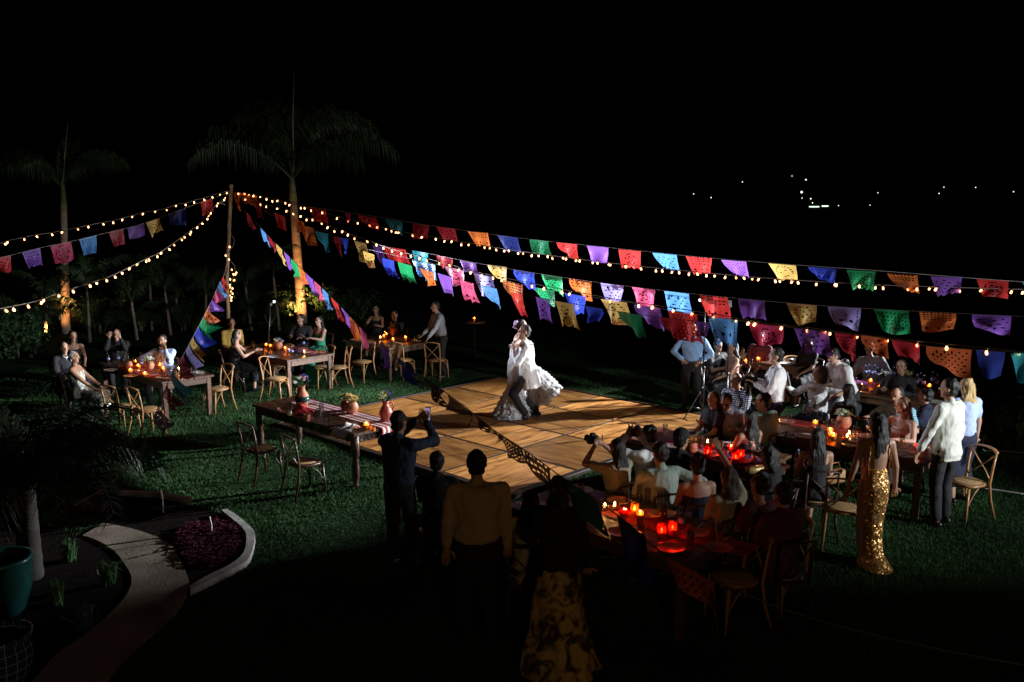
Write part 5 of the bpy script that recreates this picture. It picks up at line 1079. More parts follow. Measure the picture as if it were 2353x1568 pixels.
W_('Ld', 'guest in black with both hands raised to the face behind the left table', 266, 756, 292, 1.68, True, 0, ('short', 'brown'), ('shirt', 'black'), ('trousers', 'black'), R_=(.13, .22, 1.18), L_=(-.08, .24, 1.16), Rp=(.35, .3, -1), Lp=(-.35, .3, -1), chair='the guest with both hands raised', vox=.016)
W_('Le', 'bearded man in a loose pale blue shirt resting one hand on his cheek', 371, 769, 266, 1.78, True, 1, ('short', 'black'), ('blouse', 'sky'), ('trousers', 'dark'), L_=(-.125, .15, 1.10), Lp=(-.5, .4, -.9), R_=(.30, .30, .84), Rp=(.9, -.3, -.2), yaw=8, chair='the bearded man in pale blue', vox=.0125, curl=.3)
p = PEOPLE['Le']; MB().ball(p['HC'] + p['Y'] * .045 - p['Z'] * .085, (.055, .05, .045), 10, 7).build('beard', HAIR['black'], p['t'])
W_('T2a', 'woman with dark hair in profile resting a bare arm on the second left table', 545, 757, 18, 1.66, True, 0, ('bob', 'black'), ('sleeveless', 'black'), ('skirt', 'black'), fem=True, R_=(.10, .40, .84), L_=(-.05, .46, .86), lean=8, chair='the dark-haired woman in profile', vox=.0125)
W_('T2b', 'guest in a mustard yellow top sitting left of the hanging paper flags', 531, 731, 300, 1.70, True, 1, ('short', 'black'), ('shirt', 'yellow'), ('trousers', 'dark'), chair='the guest in mustard yellow', vox=.018, **lap)
W_('T2c', 'man in black seen against the base of the tallest palm', 690, 722, 262, 1.75, True, 1, ('short', 'black'), ('shirt', 'black'), ('trousers', 'black'), yaw=-25, chair='the man in black before the tallest palm', vox=.018, R_=(.14, .36, .86), L_=(-.14, .36, .86))
W_('T2d', 'woman with long dark hair in a green dress at the second left table', 732, 726, 236, 1.68, True, 0, ('long', 'black'), ('strap', 'green'), ('skirt', 'green'), fem=True, chair='the woman in the green dress', vox=.018, R_=(.14, .36, .86), L_=(-.14, .38, .86))
W_('T3a', 'woman with reddish lit face at the far side of the rear left table', 863, 702, 255, 1.66, True, 1, ('long', 'black'), ('sleeveless', 'black'), ('skirt', 'black'), fem=True, chair='the woman at the far side of the rear left table', vox=.018, R_=(.14, .36, .86), L_=(-.14, .38, .86))
W_('T3b', 'guest in dark jacket with a scrap of white collar at the rear left table', 906, 714, 240, 1.72, True, 1, ('short', 'black'), ('shirt', 'dark'), ('trousers', 'dark'), chair='the guest with the white collar', vox=.018, **lap)
p = PEOPLE['T3b']; MB().tube([p['N'] + p['fw'] * .07 - p['rt'] * .07, p['N'] + p['fw'] * .1 - p['up'] * .05, p['N'] + p['fw'] * .07 + p['rt'] * .07], .024, 6).build('collar', CL['white'], p['t'])
W_('T3c', 'man in a grey plaid shirt and dark trousers standing over the rear left table', 1000, 692, 205, 1.76, False, 1, ('short', 'black'), ('shirt', 'grey'), ('trousers', 'dark'), lean=10, R_=(.22, .36, .98), L_=(-.22, .40, .95), vox=.018)
# front
W_('photog', 'person in a dark teal shirt holding up a phone beside the carved table', 917, 943, 62, 1.76, False, 1, ('short', 'black'), ('shirt', 'denim'), ('trousers', 'black'), R_=(.12, .36, 1.58), L_=(-.02, .38, 1.58), Rp=(.8, -.1, -.8), Lp=(-.8, .1, -.8), vox=.0125)
W_('sil', 'person in black seated with only head and shoulders against the lit floor', 1004, 1036, 84, 1.66, True, 1, ('short', 'black'), ('shirt', 'black'), ('trousers', 'black'), chair='the person in black facing the lit floor', **lap)
W_('tan', 'man in a tan shirt standing with his back turned at the front of the floor', 1095, 1033, 96, 1.80, False, 1, ('short', 'black'), ('shirt', 'tan'), ('trousers', 'black'), build=1.12, vox=.0125)
W_('lace', 'woman in a beige lace top seated between the tan shirt and brocade gown', 1221, 1124, 82, 1.66, True, 0, ('long', 'brown'), ('blouse', 'beige'), ('skirt', 'dark'), fem=True, chair='the woman in the beige lace top', vox=.0125, **lap)
pb = W_('broc', 'woman in a long gold brocade gown and dark shawl standing nearest the viewer', 1286, 1092, 78, 1.67, False, 1, ('bob', 'brown'), ('blouse', 'black'), ('gown', 'goldfloral'), fem=True, vox=.0125, R_=(.23, .10, .86), L_=(-.20, .22, .95))
gown(pb, [(.01, .33, .34, .02, -.06), (.06, .32, .33, .02, -.06), (.3, .26, .25, .01, -.03), (.6, .215, .19, 0, -.01), (.80, .185, .15, 0, 0), (.88, .165, .13, 0, 0), (.94, .13, .10, 0, 0)], CL['goldfloral'], 'gown', .16, (.016, 22))
# right hand crowd
W_('R12', 'man in a blue shirt with hands on hips under the red paper flag', 1593, 741, 252, 1.72, False, 1, ('short', 'black'), ('shirt', 'midblue'), ('trousers', 'jet'), waist=.10, R_=(.17, .10, 1.02), L_=(-.17, .10, 1.02), Rp=(1, -.25, -.25), Lp=(-1, -.25, -.25), build=1.02, vox=.0125, feet=((.12, 0, .085), (-.12, 0, .085)))
W_('R26', 'woman in a blush top seated behind the gingham shirt', 1684, 786, 190, 1.66, True, 1, ('long', 'black'), ('strap', 'blush'), ('skirt', 'dark'), fem=True, chair='the woman in the blush top', **lap)
W_('R26b', 'guest in brown leaning on the table behind the filming man', 1650, 780, 300, 1.7, True, 2, ('short', 'black'), ('tee', 'dark'), ('trousers', 'dark'), chair='the guest in brown leaning on a table', R_=(.14, .36, .86), L_=(-.14, .38, .86), vox=.018)
W_('R11', 'man in a white shirt and navy trousers filming with a tripod', 1786, 799, 166, 1.78, False, 0, ('short', 'black'), ('shirt', 'white'), ('trousers', 'navy'), R_=(.08, .29, 1.27), L_=(-.12, .30, 1.25), Lp=(-.45, -.35, -1), Rp=(.45, -.35, -1), build=1.1, vox=.0125, nod=-4)
W_('R8', 'shaven headed man in a navy and white gingham shirt', 1692, 855, 222, 1.76, True, 0, ('bald', 'black'), ('tee', 'gingham'), ('trousers', 'navy'), twist=-8, yaw=-18, build=1.12, vox=.0125, chair='the shaven headed man', **lap)
W_('R7', 'man in a fine striped white shirt bowing his head over the table', 1666, 909, 232, 1.76, True, 1, ('short', 'black'), ('tee', 'plaid'), ('trousers', 'dark'), lean=20, nod=30, yaw=12, build=1.1, R_=(.26, .48, .86), L_=(-.26, .48, .86), vox=.0125, chair='the man bowing his head')
W_('R25', 'woman with a ruddy lit cheek half hidden behind the bowing man', 1640, 897, 205, 1.64, True, 0, ('bob', 'brown'), ('tee', 'dark'), ('skirt', 'dark'), fem=True, chair='the woman half hidden by the bowing man', **lap)
W_('R9', 'man in a pale green shirt seen from behind with his face turned left', 1754, 902, 128, 1.78, True, 0, ('short', 'black'), ('shirt', 'paleg'), ('trousers', 'navy'), yaw=40, build=1.15, vox=.0125, chair='the man in the pale green shirt', **lap)
W_('R10', 'woman with long black hair seen from behind in front of the pale green shirt', 1722, 940, 118, 1.68, True, 1, ('long', 'black'), ('strap', 'black'), ('skirt', 'black'), fem=True, chair='the woman with long black hair', vox=.0125, **lap)
W_('R13', 'curly haired woman in a white shirt holding up a tablet', 1882, 842, 222, 1.70, True, 1, ('curly', 'brown'), ('blouse', 'white'), ('skirt', 'navy'), fem=True, yaw=-35, R_=(.40, .28, 1.0), Rp=(.6, -.3, -.9), L_=(-.35, .12, .78), Lp=(-1, -.2, 0), vox=.0125, chair='the curly haired woman in white')
W_('R14', 'man in a crisp white shirt leaning forward left of the navy sleeve', 1909, 802, 196, 1.76, False, 0, ('short', 'black'), ('rolled', 'white'), ('trousers', 'dark'), lean=26, nod=18, build=1.08, R_=(.26, .42, 1.0), L_=(-.24, .42, .98), vox=.0125)
W_('R15', 'woman in a navy top with one bare arm raised to her face', 1938, 824, 170, 1.66, True, 0, ('short', 'black'), ('sleeveless', 'navy'), ('skirt', 'navy'), fem=True, R_=(.10, .22, 1.16), Rp=(1, .2, -.5), L_=(-.16, .34, .64), chair='the woman in the navy top')
W_('R16', 'man in a light grey shirt and dark tie below the narrow orange flag', 1998, 786, 236, 1.78, True, 1, ('short', 'black'), ('shirt', 'grey'), ('trousers', 'dark'), lean=10, side=8, R_=(.2, .4, .84), L_=(-.2, .4, .84), chair='the man in the light grey shirt')
p = PEOPLE['R16']; MB().tube([p['N'] + p['fw'] * .085 - p['up'] * q for q in (0.02, .06, .16, .28)], [.016, .02, .028, .012], 6, flat=.4).build('tie', M['black'], p['t'])
W_('R17', 'person with black hair in black seen from behind beyond the copper candle holder', 1949, 880, 104, 1.68, True, 1, ('long', 'black'), ('tee', 'black'), ('trousers', 'black'), fem=True, chair='the person in black beyond the copper candle holder', vox=.017, **lap)
W_('R18', 'man in a blue striped polo reaching out one arm across the table', 2060, 890, 216, 1.76, True, 0, ('short', 'black'), ('tee', 'stripe'), ('trousers', 'dark'), lean=14, R_=(.34, .50, .86), L_=(-.2, .40, .84), nod=10, vox=.0125, chair='the man in the striped polo')
W_('R19', 'curly auburn haired woman with bare shoulders turned to her neighbour', 2075, 912, 205, 1.68, True, 0, ('wavy', 'auburn'), ('strap', 'blush'), ('skirt', 'dark'), fem=True, yaw=-30, R_=(.20, .34, .86), L_=(-.22, .36, .84), vox=.0125, chair='the auburn haired woman', build=1.08)
W_('R20', 'tall man in a white shirt and dark trousers standing on the far right lawn', 2183, 868, 118, 1.84, False, 1, ('short', 'black'), ('shirt', 'offwhite'), ('trousers', 'black'), loose_hem=True, twist=6, L_=(-.32, .14, .93), Lp=(-.8, -.5, -.2), build=.98, vox=.0125, yaw=15)
W_('R21', 'woman with long blonde hair in a pale blue top behind the tall man', 2222, 866, 100, 1.68, False, 0, ('long', 'blond'), ('tee', 'sky'), ('skirt', 'navy'), fem=True, vox=.0125)
pg = W_('R22', 'woman in a backless gold sequin gown standing with her back turned', 2016, 946, 96, 1.70, False, 1, ('long', 'black'), ('none', 'black'), ('gown', 'sequin'), fem=True, vox=.0125, R_=(.26, .02, .82), L_=(-.28, .04, .84), yaw=20)
gown(pg, [(.01, .18, .24, 0, -.12), (.04, .165, .21, 0, -.10), (.14, .115, .13, 0, -.05), (.32, .112, .11, 0, -.01), (.52, .122, .115, 0, 0), (.72, .146, .138, 0, -.01), (.90, .156, .138, 0, -.015), (1.02, .138, .11, 0, 0), (1.10, .13, .10, 0, .0)], CL['sequin'], 'gown', .05, (.003, 22))
mb = MB(); P_, up, rt, fw = pg['P'], pg['up'], pg['rt'], pg['fw']
for sd in (-1, 1): mb.tube([P_ + up * .12 + rt * .115 * sd - fw * .05, P_ + up * .26 + rt * .12 * sd - fw * .06, P_ + up * .40 + rt * .12 * sd - fw * .09, P_ + up * .50 + rt * .10 * sd - fw * .04, P_ + up * .47 + rt * .09 * sd + fw * .07], [.03, .02, .014, .012, .012], 8, flat=.4)
mb.build('shoulder_strap', CL['sequin'], pg['t']); mb = MB()
mb.add(*p_loft([(P_ + up * z + fw * .035, rt * .13, fw * .085) for z in (.10, .2, .3, .38)])); mb.build('bodice_front', CL['sequin'], pg['t'])
W_('R23', 'woman with long dark hair and bare back sitting beside the sequin gown', 1878, 982, 92, 1.66, True, 1, ('long', 'black'), ('strapless', 'black'), ('skirt', 'black'), fem=True, chair='the bare-backed woman beside the sequin gown', vox=.0125, **lap)
W_('R1', 'woman with long dark hair holding up a camera at the floor corner', 1417, 1006, 128, 1.66, True, 1, ('long', 'black'), ('tee', 'olive'), ('skirt', 'dark'), fem=True, L_=(-.10, .28, 1.18), Lp=(-.9, .2, -.6), R_=(.06, .30, 1.18), Rp=(.9, .2, -.6), chair='the long-haired woman at the floor corner', vox=.0125)
W_('R2', 'man in white with a camera pressed to his eye', 1491, 975, 132, 1.76, True, 1, ('short', 'black'), ('shirt', 'white'), ('trousers', 'dark'), L_=(-.12, .26, 1.22), Lp=(-.9, .1, -.6), R_=(.08, .28, 1.22), Rp=(.9, .1, -.6), chair='the man with a camera at his eye')
W_('R3', 'man in a pale green shirt leaning back with one straight arm behind him', 1517, 1015, 108, 1.76, True, 1, ('short', 'black'), ('shirt', 'paleg'), ('trousers', 'dark'), R_=(.27, -.02, .78), Rp=(1, -.6, 0), chair='the man in pale green leaning back', vox=.0125, build=1.05)
W_('R4', 'man in a dark baseball cap among the guests at the floor corner', 1567, 985, 40, 1.74, True, 1, ('short', 'black'), ('shirt', 'black'), ('trousers', 'black'), chair='the man in the baseball cap', **lap)
p = PEOPLE['R4']; mb = MB(); v, f = p_ell(p['HC'] + p['Z'] * .055 - p['Y'] * .01, [p['X'] * .094, p['Y'] * .104, p['Z'] * .085]); mb.add(v, f); v, f = p_ell(p['HC'] + p['Z'] * .045 + p['Y'] * .125, [p['X'] * .075, p['Y'] * .075, p['Z'] * .012]); mb.add(v, f); mb.build('cap', CL['black'], p['t'])
W_('R5', 'woman in a navy dress with her dark hair in a bun and cream back', 1603, 1045, 98, 1.66, True, 0, ('topbun', 'black'), ('strapless', 'navy'), ('skirt', 'navy'), fem=True, chair='the woman with her hair in a bun', vox=.0125, **lap)
W_('R6', 'woman in an olive beige top with her right arm stretched high', 1674, 1071, 112, 1.68, True, 1, ('long', 'brown'), ('tee', 'olive'), ('skirt', 'dark'), fem=True, R_=(.10, .42, 1.50), Rp=(.9, -.2, -.2), L_=(-.10, .33, .66), chair='the woman with her arm stretched high', vox=.0125)
W_('R27', 'dark clothed guest seen from behind at the shadowed end of the nearest table', 1800, 1106, 112, 1.74, True, 1, ('short', 'black'), ('shirt', 'maroon'), ('trousers', 'black'), chair='the dark clothed guest at the shadowed table end', **lap)
W_('R24', 'guest in black with shiny bracelets beside the gold clutch bag', 1766, 1022, 130, 1.66, True, 1, ('bob', 'black'), ('tee', 'black'), ('skirt', 'black'), fem=True, R_=(.34, .34, 1.06), chair='the guest with shiny bracelets', L_=(-.10, .33, .66))
W_('R28', 'guest in plum seated between raised arm and gold clutch bag', 1745, 1088, 122, 1.70, True, 1, ('bun', 'black'), ('tee', 'maroon'), ('trousers', 'black'), fem=True, chair='the guest in plum', **lap)
W_('R31', 'dim figure in dark grey at the far side behind the bottle cluster', 2072, 826, 228, 1.72, True, 1, ('short', 'black'), ('shirt', 'dark'), ('trousers', 'black'), chair='the dim figure behind the bottle cluster', R_=(.16, .36, .86), L_=(-.16, .38, .86), vox=.018)
W_('R32', 'dim woman in black between the filming man and the white leaning shirt', 1858, 776, 215, 1.66, True, 1, ('long', 'brown'), ('tee', 'black'), ('skirt', 'black'), fem=True, chair='the dim woman in black behind the tablet', vox=.018, **lap)
W_('R34', 'dark haired guest in navy just left of the tall man', 2128, 890, 140, 1.70, True, 1, ('short', 'black'), ('shirt', 'navy'), ('trousers', 'black'), chair='the guest in navy left of the tall man', **lap)
W_('R36', 'guest in burgundy at the far side of the filming man\'s table', 1748, 762, 236, 1.72, True, 1, ('short', 'black'), ('shirt', 'maroon'), ('trousers', 'black'), chair='the guest in burgundy', vox=.018, **lap)
p = PEOPLE['R24']
mb = MB()
for k in range(4): c = p['WR'] - nrm(p['WR'] - p['ER']) * (.02 + .018 * k); a = nrm(np.cross(nrm(p['WR'] - p['ER']), A3(0, 0, 1))); b = np.cross(a, nrm(p['WR'] - p['ER'])); mb.tube([c + (a * math.cos(q) + b * math.sin(q)) * .034 for q in np.linspace(0, tau, 11)], .005, 5)
mb.build('bracelets', M['chrome'], p['t'])
run_jobs()
for x, y, fr, who in CHAIRS:
    place_chair(x, y, fr, 'brown cross-back chair under ' + who)
# ------------------------------------------------------------------ things on the tables
def cache(fn):
    d = {}
    def g(*a):
        if a not in d: d[a] = fn(*a)
        return d[a]
    return g
@cache
def m_bottle(): return MB().lathe([(.0, .002), (.03, .0), (.033, .01), (.031, .06), (.033, .07), (.031, .12), (.033, .13), (.031, .155), (.022, .185), (.013, .205), (.013, .215)], (0, 0, 0), 14).mesh('bottle_body', M['glass'])
@cache
def m_cap(k): return MB().lathe([(.015, .213), (.015, .229), (.012, .232)], (0, 0, 0), 12).mesh('cap', M[k])
@cache
def m_label(): return MB().lathe([(.0338, .075), (.0338, .118)], (0, 0, 0), 14).mesh('label', M['label'])
@cache
def m_glass(h, r): return MB().lathe([(.0, .004), (r * .86, .0), (r * .9, .01), (r, h), (r * .93, h), (r * .82, .016), (.0, .014)], (0, 0, 0), 16).mesh('glass', M['glass'])
@cache
def m_drink(h, r, k): return MB().lathe([(.0, .018), (r * .80, .018), (r * .86, h * .6), (.0, h * .6)], (0, 0, 0), 14).mesh('drink', M[k])
@cache
def m_flame(): return MB().lathe([(.0, 0), (.009, .008), (.011, .018), (.006, .034), (.0, .046)], (0, 0, 0), 8).mesh('flame', M['flame'])
@cache
def m_wax(h, r): return MB().lathe([(.0, .006), (r, .006), (r, h), (.0, h - .003)], (0, 0, 0), 14).mesh('wax', M['wax'])
@cache
def m_holder(h, r, k): return MB().lathe([(.0, .003), (r * .9, .0), (r, .01), (r * 1.04, h), (r * .98, h), (r * .92, .012)], (0, 0, 0), 14).mesh('holder', M[k])
@cache
def m_plate(k): return MB().lathe([(.0, .008), (.075, .008), (.085, .012), (.125, .022), (.13, .025), (.125, .018), (.08, .004), (.0, .003)], (0, 0, 0), 24).mesh('plate', M[k])
TAB = .782
def on(px, py, z=TAB): return tuple(T(px, py, z) + A3(0, 0, .0))
def bottle(px, py, label, grp='water bottles on the right hand tables', cap='label', z=TAB):
    t = thing('water_bottle', label, 'bottle', on(px, py, z), rnd.uniform(0, 6), grp); link('bottle_body', m_bottle(), t); link('cap', m_cap(cap), t); link('label', m_label(), t)
def glass(px, py, label, h=.15, r=.034, drink=None, grp='drinking glasses on the tables', z=TAB):
    t = thing('drinking_glass', label, 'glass', on(px, py, z), 0, grp); link('glass', m_glass(h, r), t)
    if drink: link('drink', m_drink(h, r, drink), t)
def candle(px, py, label, h=.09, r=.035, holder='glass', wh=.04, grp='candles burning on the tables', z=TAB, lit=True, power=0):
    t = thing('candle', label, 'candle', on(px, py, z), 0, grp); link('holder', m_holder(h, r, holder), t); link('wax', m_wax(wh, r * .84), t)
    if lit: link('flame', m_flame(), t, (0, 0, wh))
    return t
def blooms(t, n, rr, z0, mats, size, seed, squash=.8):
    q = random.Random(seed)
    for k in range(n):
        a = k * 2.4; f = math.sqrt((k + .5) / n); x, y = rr * f * math.cos(a), rr * f * math.sin(a); z = z0 + rr * squash * math.sqrt(max(0, 1 - f * f)) + q.uniform(-.015, .015)
        o = link('bloom', m_bloom(mats[k % len(mats)], k % 3), t, (x, y, z)); s = size * q.uniform(.8, 1.25); o.scale = (s, s, s); o.rotation_euler = (q.uniform(-.5, .5), q.uniform(-.5, .5), q.uniform(0, 6))
@cache
def m_bloom(k, v):
    mb = MB(); q = random.Random(v)
    for ring_, (n, r, tz) in enumerate(((9, 1.0, .15), (7, .75, .42), (5, .45, .62))):
        for i in range(n):
            a = tau * i / n + ring_ * .4 + q.uniform(-.15, .15); d = A3(math.cos(a), math.sin(a), 0); w = A3(-math.sin(a), math.cos(a), 0); L = r * q.uniform(.85, 1.1)
            mb.add([d * .08, d * L * .55 + w * .22 * r + A3(0, 0, tz), d * L + A3(0, 0, tz * .9 + q.uniform(-.1, .1)), d * L * .55 - w * .22 * r + A3(0, 0, tz)], [(0, 1, 2, 3)])
    mb.ball((0, 0, .25), (.3, .3, .3), 7, 5); return mb.mesh('bloom', M[k], False)
def leaves(t, n, rr, z0, seed, ls=.07):
    q = random.Random(seed); mb = MB()
    for _ in range(n):
        a = q.uniform(0, tau); f = q.uniform(.5, 1.25); p0 = A3(0, 0, z0 - .02); p1 = A3(math.cos(a) * rr * f, math.sin(a) * rr * f, z0 + q.uniform(-.02, .12)); d = nrm(p1 - p0); w = np.cross(d, A3(0, 0, 1)) * ls * .28
        mb.tube([p0, p1], .003, 4); mb.add([p1 - d * ls * .2, p1 + d * ls * .3 + w, p1 + d * ls, p1 + d * ls * .3 - w], [(0, 1, 2, 3)])
    mb.build('leaves', M['leaf'], t, False)
def jug(px, py, label, mt, cols, seed, h=.26, z=.802, deco=None):
    t = thing('flower_vase', label, 'flower vase', on(px, py, z), rnd.uniform(0, 6), 'clay vases of flowers')
    k = h / .26; b = MB().lathe([(.0, .002), (.05 * k, 0), (.062 * k, .02 * k), (.085 * k, .09 * k), (.083 * k, .13 * k), (.055 * k, .185 * k), (.036 * k, .21 * k), (.036 * k, .235 * k), (.047 * k, .26 * k), (.04 * k, .258 * k), (.03 * k, .22 * k)], (0, 0, 0), 22).build('vase', M[mt], t)
    MB().tube([(.036 * k, 0, .235 * k), (.085 * k, 0, .235 * k), (.105 * k, 0, .18 * k), (.08 * k, 0, .12 * k)], .009 * k, 7).build('handle', M[mt], t)
    if deco: MB().lathe([(.0845 * k, .075 * k), (.0868 * k, .10 * k), (.0850 * k, .135 * k)], (0, 0, 0), 22).build('painted_band', M[deco], t)
    blooms(t, 13, .085 * k, .285 * k, cols, .035, seed, 1.1); leaves(t, 16, .1 * k, .27 * k, seed)
def bowl(px, py, label, mt, cols, seed, r=.085, z=TAB, n=9, sz=.042, grp='round clay pots of flowers'):
    t = thing('flower_pot', label, 'flower pot', on(px, py, z), rnd.uniform(0, 6), grp)
    MB().lathe([(.0, .002), (r * .55, 0), (r * .85, r * .35), (r, r * .85), (r * .92, r * 1.3), (r * .72, r * 1.6), (r * .78, r * 1.7), (r * .7, r * 1.66), (r * .6, r * 1.4)], (0, 0, 0), 22).build('pot', M[mt], t)
    blooms(t, n, r * .95, r * 1.62, cols, sz, seed, .75); leaves(t, 10, r * .9, r * 1.6, seed, .06)

# --- carved front table
def serape(label, v0, v1, u, w, drop, z):
    m, N, L, B = newmat('serape_weave'); tc = N.new('ShaderNodeTexCoord'); sx = N.new('ShaderNodeSeparateXYZ'); L.new(tc.outputs['UV'], sx.inputs[0])
    nz = N.new('ShaderNodeTexNoise'); nz.inputs['Scale'].default_value = 26; L.new(tc.outputs['UV'], nz.inputs['Vector']); ad = N.new('ShaderNodeMath'); ad.operation = 'MULTIPLY_ADD'; L.new(nz.outputs['Fac'], ad.inputs[0]); ad.inputs[1].default_value = .035; L.new(sx.outputs[1], ad.inputs[2])
    rp = N.new('ShaderNodeValToRGB'); rp.color_ramp.interpolation = 'CONSTANT'; e = rp.color_ramp.elements; cs = [(.45, .03, .04), (.75, .72, .68), (.02, .015, .015), (.55, .05, .07), (.75, .72, .68), (.03, .22, .14), (.60, .05, .06), (.03, .02, .02), (.72, .30, .34), (.75, .72, .68), (.40, .03, .05), (.05, .10, .30), (.75, .72, .68), (.5, .04, .05)]
    e[0].color = cs[0] + (1,); e[1].position = 1 / 14; e[1].color = cs[1] + (1,)
    for k in range(2, 14): x = e.new(k / 14 + .01 * ((k * 7) % 3)); x.color = cs[k] + (1,)
    L.new(ad.outputs[0], rp.inputs['Fac']); L.new(rp.outputs['Color'], B.inputs['Base Color']); B.inputs['Roughness'].default_value = .9
    t = thing('table_runner', label, 'table runner', tuple(vu((v0 + v1) / 2, u) + A3(0, 0, z)), VANG); Ln = v1 - v0; V = []; F = []; UV = []; nu = 14; nl = 40; dn = 8
    rows = [(-Ln / 2 + Ln * i / nl, 0.0) for i in range(nl + 1)] + [(Ln / 2 + .015 + .012 * math.sin(i), -drop * i / dn) for i in range(1, dn + 1)]
    for i, (x, zz) in enumerate(rows):
        for j in range(nu + 1): y = w * (j / nu - .5); V.append((x + .004 * math.sin(j * 1.9 + i), y, zz + .003 + .004 * abs(math.sin(x * 19 + j * 1.3)) + (.0 if zz == 0 else 0))); UV.append((i / 20, j / nu))
    for i in range(len(rows) - 1):
        for j in range(nu): a = i * (nu + 1) + j; F.append((a, a + nu + 1, a + nu + 2, a + 1))
    me = MB().add(V, F).mesh('cloth', m); uv = me.uv_layers.new(name='UVMap'); li = np.empty(len(me.loops), np.int32); me.loops.foreach_get('vertex_index', li); uv.data.foreach_set('uv', np.array(UV, np.float32)[li].reshape(-1)); link('cloth', me, t)
    fr = MB()
    for j in range(40): y = w * (j / 39 - .5); fr.tube([(Ln / 2 + .02, y, -drop), (Ln / 2 + .025 + rnd.uniform(-.01, .01), y + rnd.uniform(-.006, .006), -drop - .07)], .0025, 4)
    fr.build('fringe', M['paper'], t); return t
serape('red white and green striped runner lying along the carved table and hanging over its end', -11.75, -9.44, 7.56, .36, .22, .803)
jug(695, 936, 'tall painted clay jug of mixed flowers at the far end of the carved table', 'clay', ['petalP', 'petalW', 'petalB', 'petalG', 'petalW'], 3, .34, .806, 'turq')
jug(887, 968, 'red clay jug of blue and white flowers at the floor end of the carved table', 'clayred', ['petalB', 'petalW', 'petalY', 'petalB', 'petalG'], 4, .30, .806)
bowl(797, 944, 'round clay pot of yellow blooms, the darker one standing behind', 'clayred', ['petalY'], 5, .10, .806, 10, .055)
bowl(808, 950, 'round clay pot of yellow blooms, brightly lit in front', 'clay', ['petalY'], 6, .105, .806, 11, .058)
t = thing('red_napkin', 'bright red cloth bundled round the foot of the tall clay jug', 'napkin', on(694, 948, .806)); mb = MB()
V = []; F = []
for i in range(13):
    for j in range(13): x, y = (i / 12 - .5) * .34, (j / 12 - .5) * .30; V.append((x, y, .005 + .11 * math.exp(-((x / .11) ** 2 + (y / .1) ** 2)) * (1 + .3 * math.sin(i * 2.1) * math.cos(j * 1.7)) + .012 * math.sin(i * 1.3 + j)))
for i in range(12):
    for j in range(12): a = i * 13 + j; F.append((a, a + 1, a + 14, a + 13))
mb.add(V, F).build('cloth', mat('red_cloth', (.62, .05, .06), .8, bump=.3, bscale=30), t)
candle(666, 955, 'tall clear candle cylinder at the left end of the carved table', .20, .042, 'glass', .07, z=.803, lit=False)
for k, (px, py, lb) in enumerate(((733, 968, 'tall clear glass before the striped runner, nearer the jug'), (747, 976, 'tall clear glass before the striped runner, in the middle'), (757, 981, 'tall clear glass before the striped runner, nearest the napkin'), (739, 958, 'tall clear glass standing on the striped runner'))): glass(px, py, lb, .19, .036, None, 'tall glasses on the carved table', .803)
bowlt = thing('clay_mug', 'small brown clay mug beside the tall glasses on the carved table', 'mug', on(706, 968, .803)); MB().lathe([(.0, .002), (.035, 0), (.045, .03), (.042, .085), (.046, .1), (.04, .1), (.037, .02), (0, .012)], (0, 0, 0), 18).build('mug', M['clay'], bowlt); MB().tube([(.04, 0, .08), (.075, 0, .07), (.07, 0, .03), (.04, 0, .025)], .007, 6).build('handle', M['clay'], bowlt)
t = thing('menu_card', 'white menu card lying flat on the carved table edge', 'card', on(778, 985, .803), VANG + .3); MB().box((0, 0, .002), (.24, .15, .003)).build('card', M['paper'], t)
t = thing('folded_napkin', 'pale grey napkin slumped over the near corner of the carved table', 'napkin', on(806, 985, .805), VANG); V = []; F = []
for i in range(15):
    for j in range(9): x, y = (i / 14 - .5) * .32, (j / 8 - .7) * .34; V.append((x, y, .012 + .05 * math.exp(-((y - .02) / .07) ** 2) * (.7 + .5 * math.sin(i * .9)) + .006 * math.sin(i * 1.7 + j * 2) - max(0, -y - .16) * 1.1))
for i in range(14):
    for j in range(8): a = i * 9 + j; F.append((a, a + 1, a + 10, a + 9))
MB().add(V, F).build('cloth', M['paper'], t)
candle(842, 984, 'small lit glass votive on the floor end of the carved table', .08, .036, 'amber', .045, z=.806)
for k, (px, py) in enumerate(((850, 988), (858, 992))): candle(px, py, 'little amber votive glass by the hanging runner' if k else 'little amber votive glass beside the napkin', .06, .03, 'amber', .03, z=.806, lit=False)
# cutlery beside plates
# --- left tables
bowl(343, 850, 'clay pot of cream roses in front of the bearded man', 'clay', ['petalW', 'petalW', 'petalG'], 8, .10, TAB, 8, .055)
t = thing('pumpkin_lantern', 'ribbed orange clay pot glowing beside the cream roses', 'pot', on(296, 848)); MB().lathe([(.0, .002), (.05, 0), (.075, .04), (.07, .1), (.05, .13), (.055, .14)], (0, 0, 0), 24, .06).build('pot', M['clay'], t)
for px, py, lb in ((318, 848, 'bright candle next to the ribbed orange pot'), (300, 858, 'lit votive in front of the ribbed orange pot'), (312, 838, 'lit votive glowing orange behind the ribbed pot'), (333, 866, 'candle in amber glass on the left table edge')): candle(px, py, lb, .085, .036, 'amber', .05)
candle(403, 866, 'cream pillar candle in a tall glass by the flag tails', .15, .04, 'glass', .10, lit=False); candle(411, 858, 'short white pillar candle just behind the tall glass', .10, .04, 'glass', .075)
for px, py, lb in ((389, 862, 'clear tumbler before the seated man in pale blue'), (258, 838, 'clear tumbler with bluish glint on the left table'), (242, 848, 'clear tumbler nearest the grey-haired woman'), (280, 842, 'clear tumbler behind the glowing pot'), (375, 870, 'squat clear tumbler at the left table corner')): glass(px, py, lb, .14, .036)
for px, py, lb in ((249, 836, 'clear bottle standing farthest on the left table'), (272, 834, 'clear bottle just right of the farthest one'),): bottle(px, py, lb, 'bottles on the left hand tables', 'black')
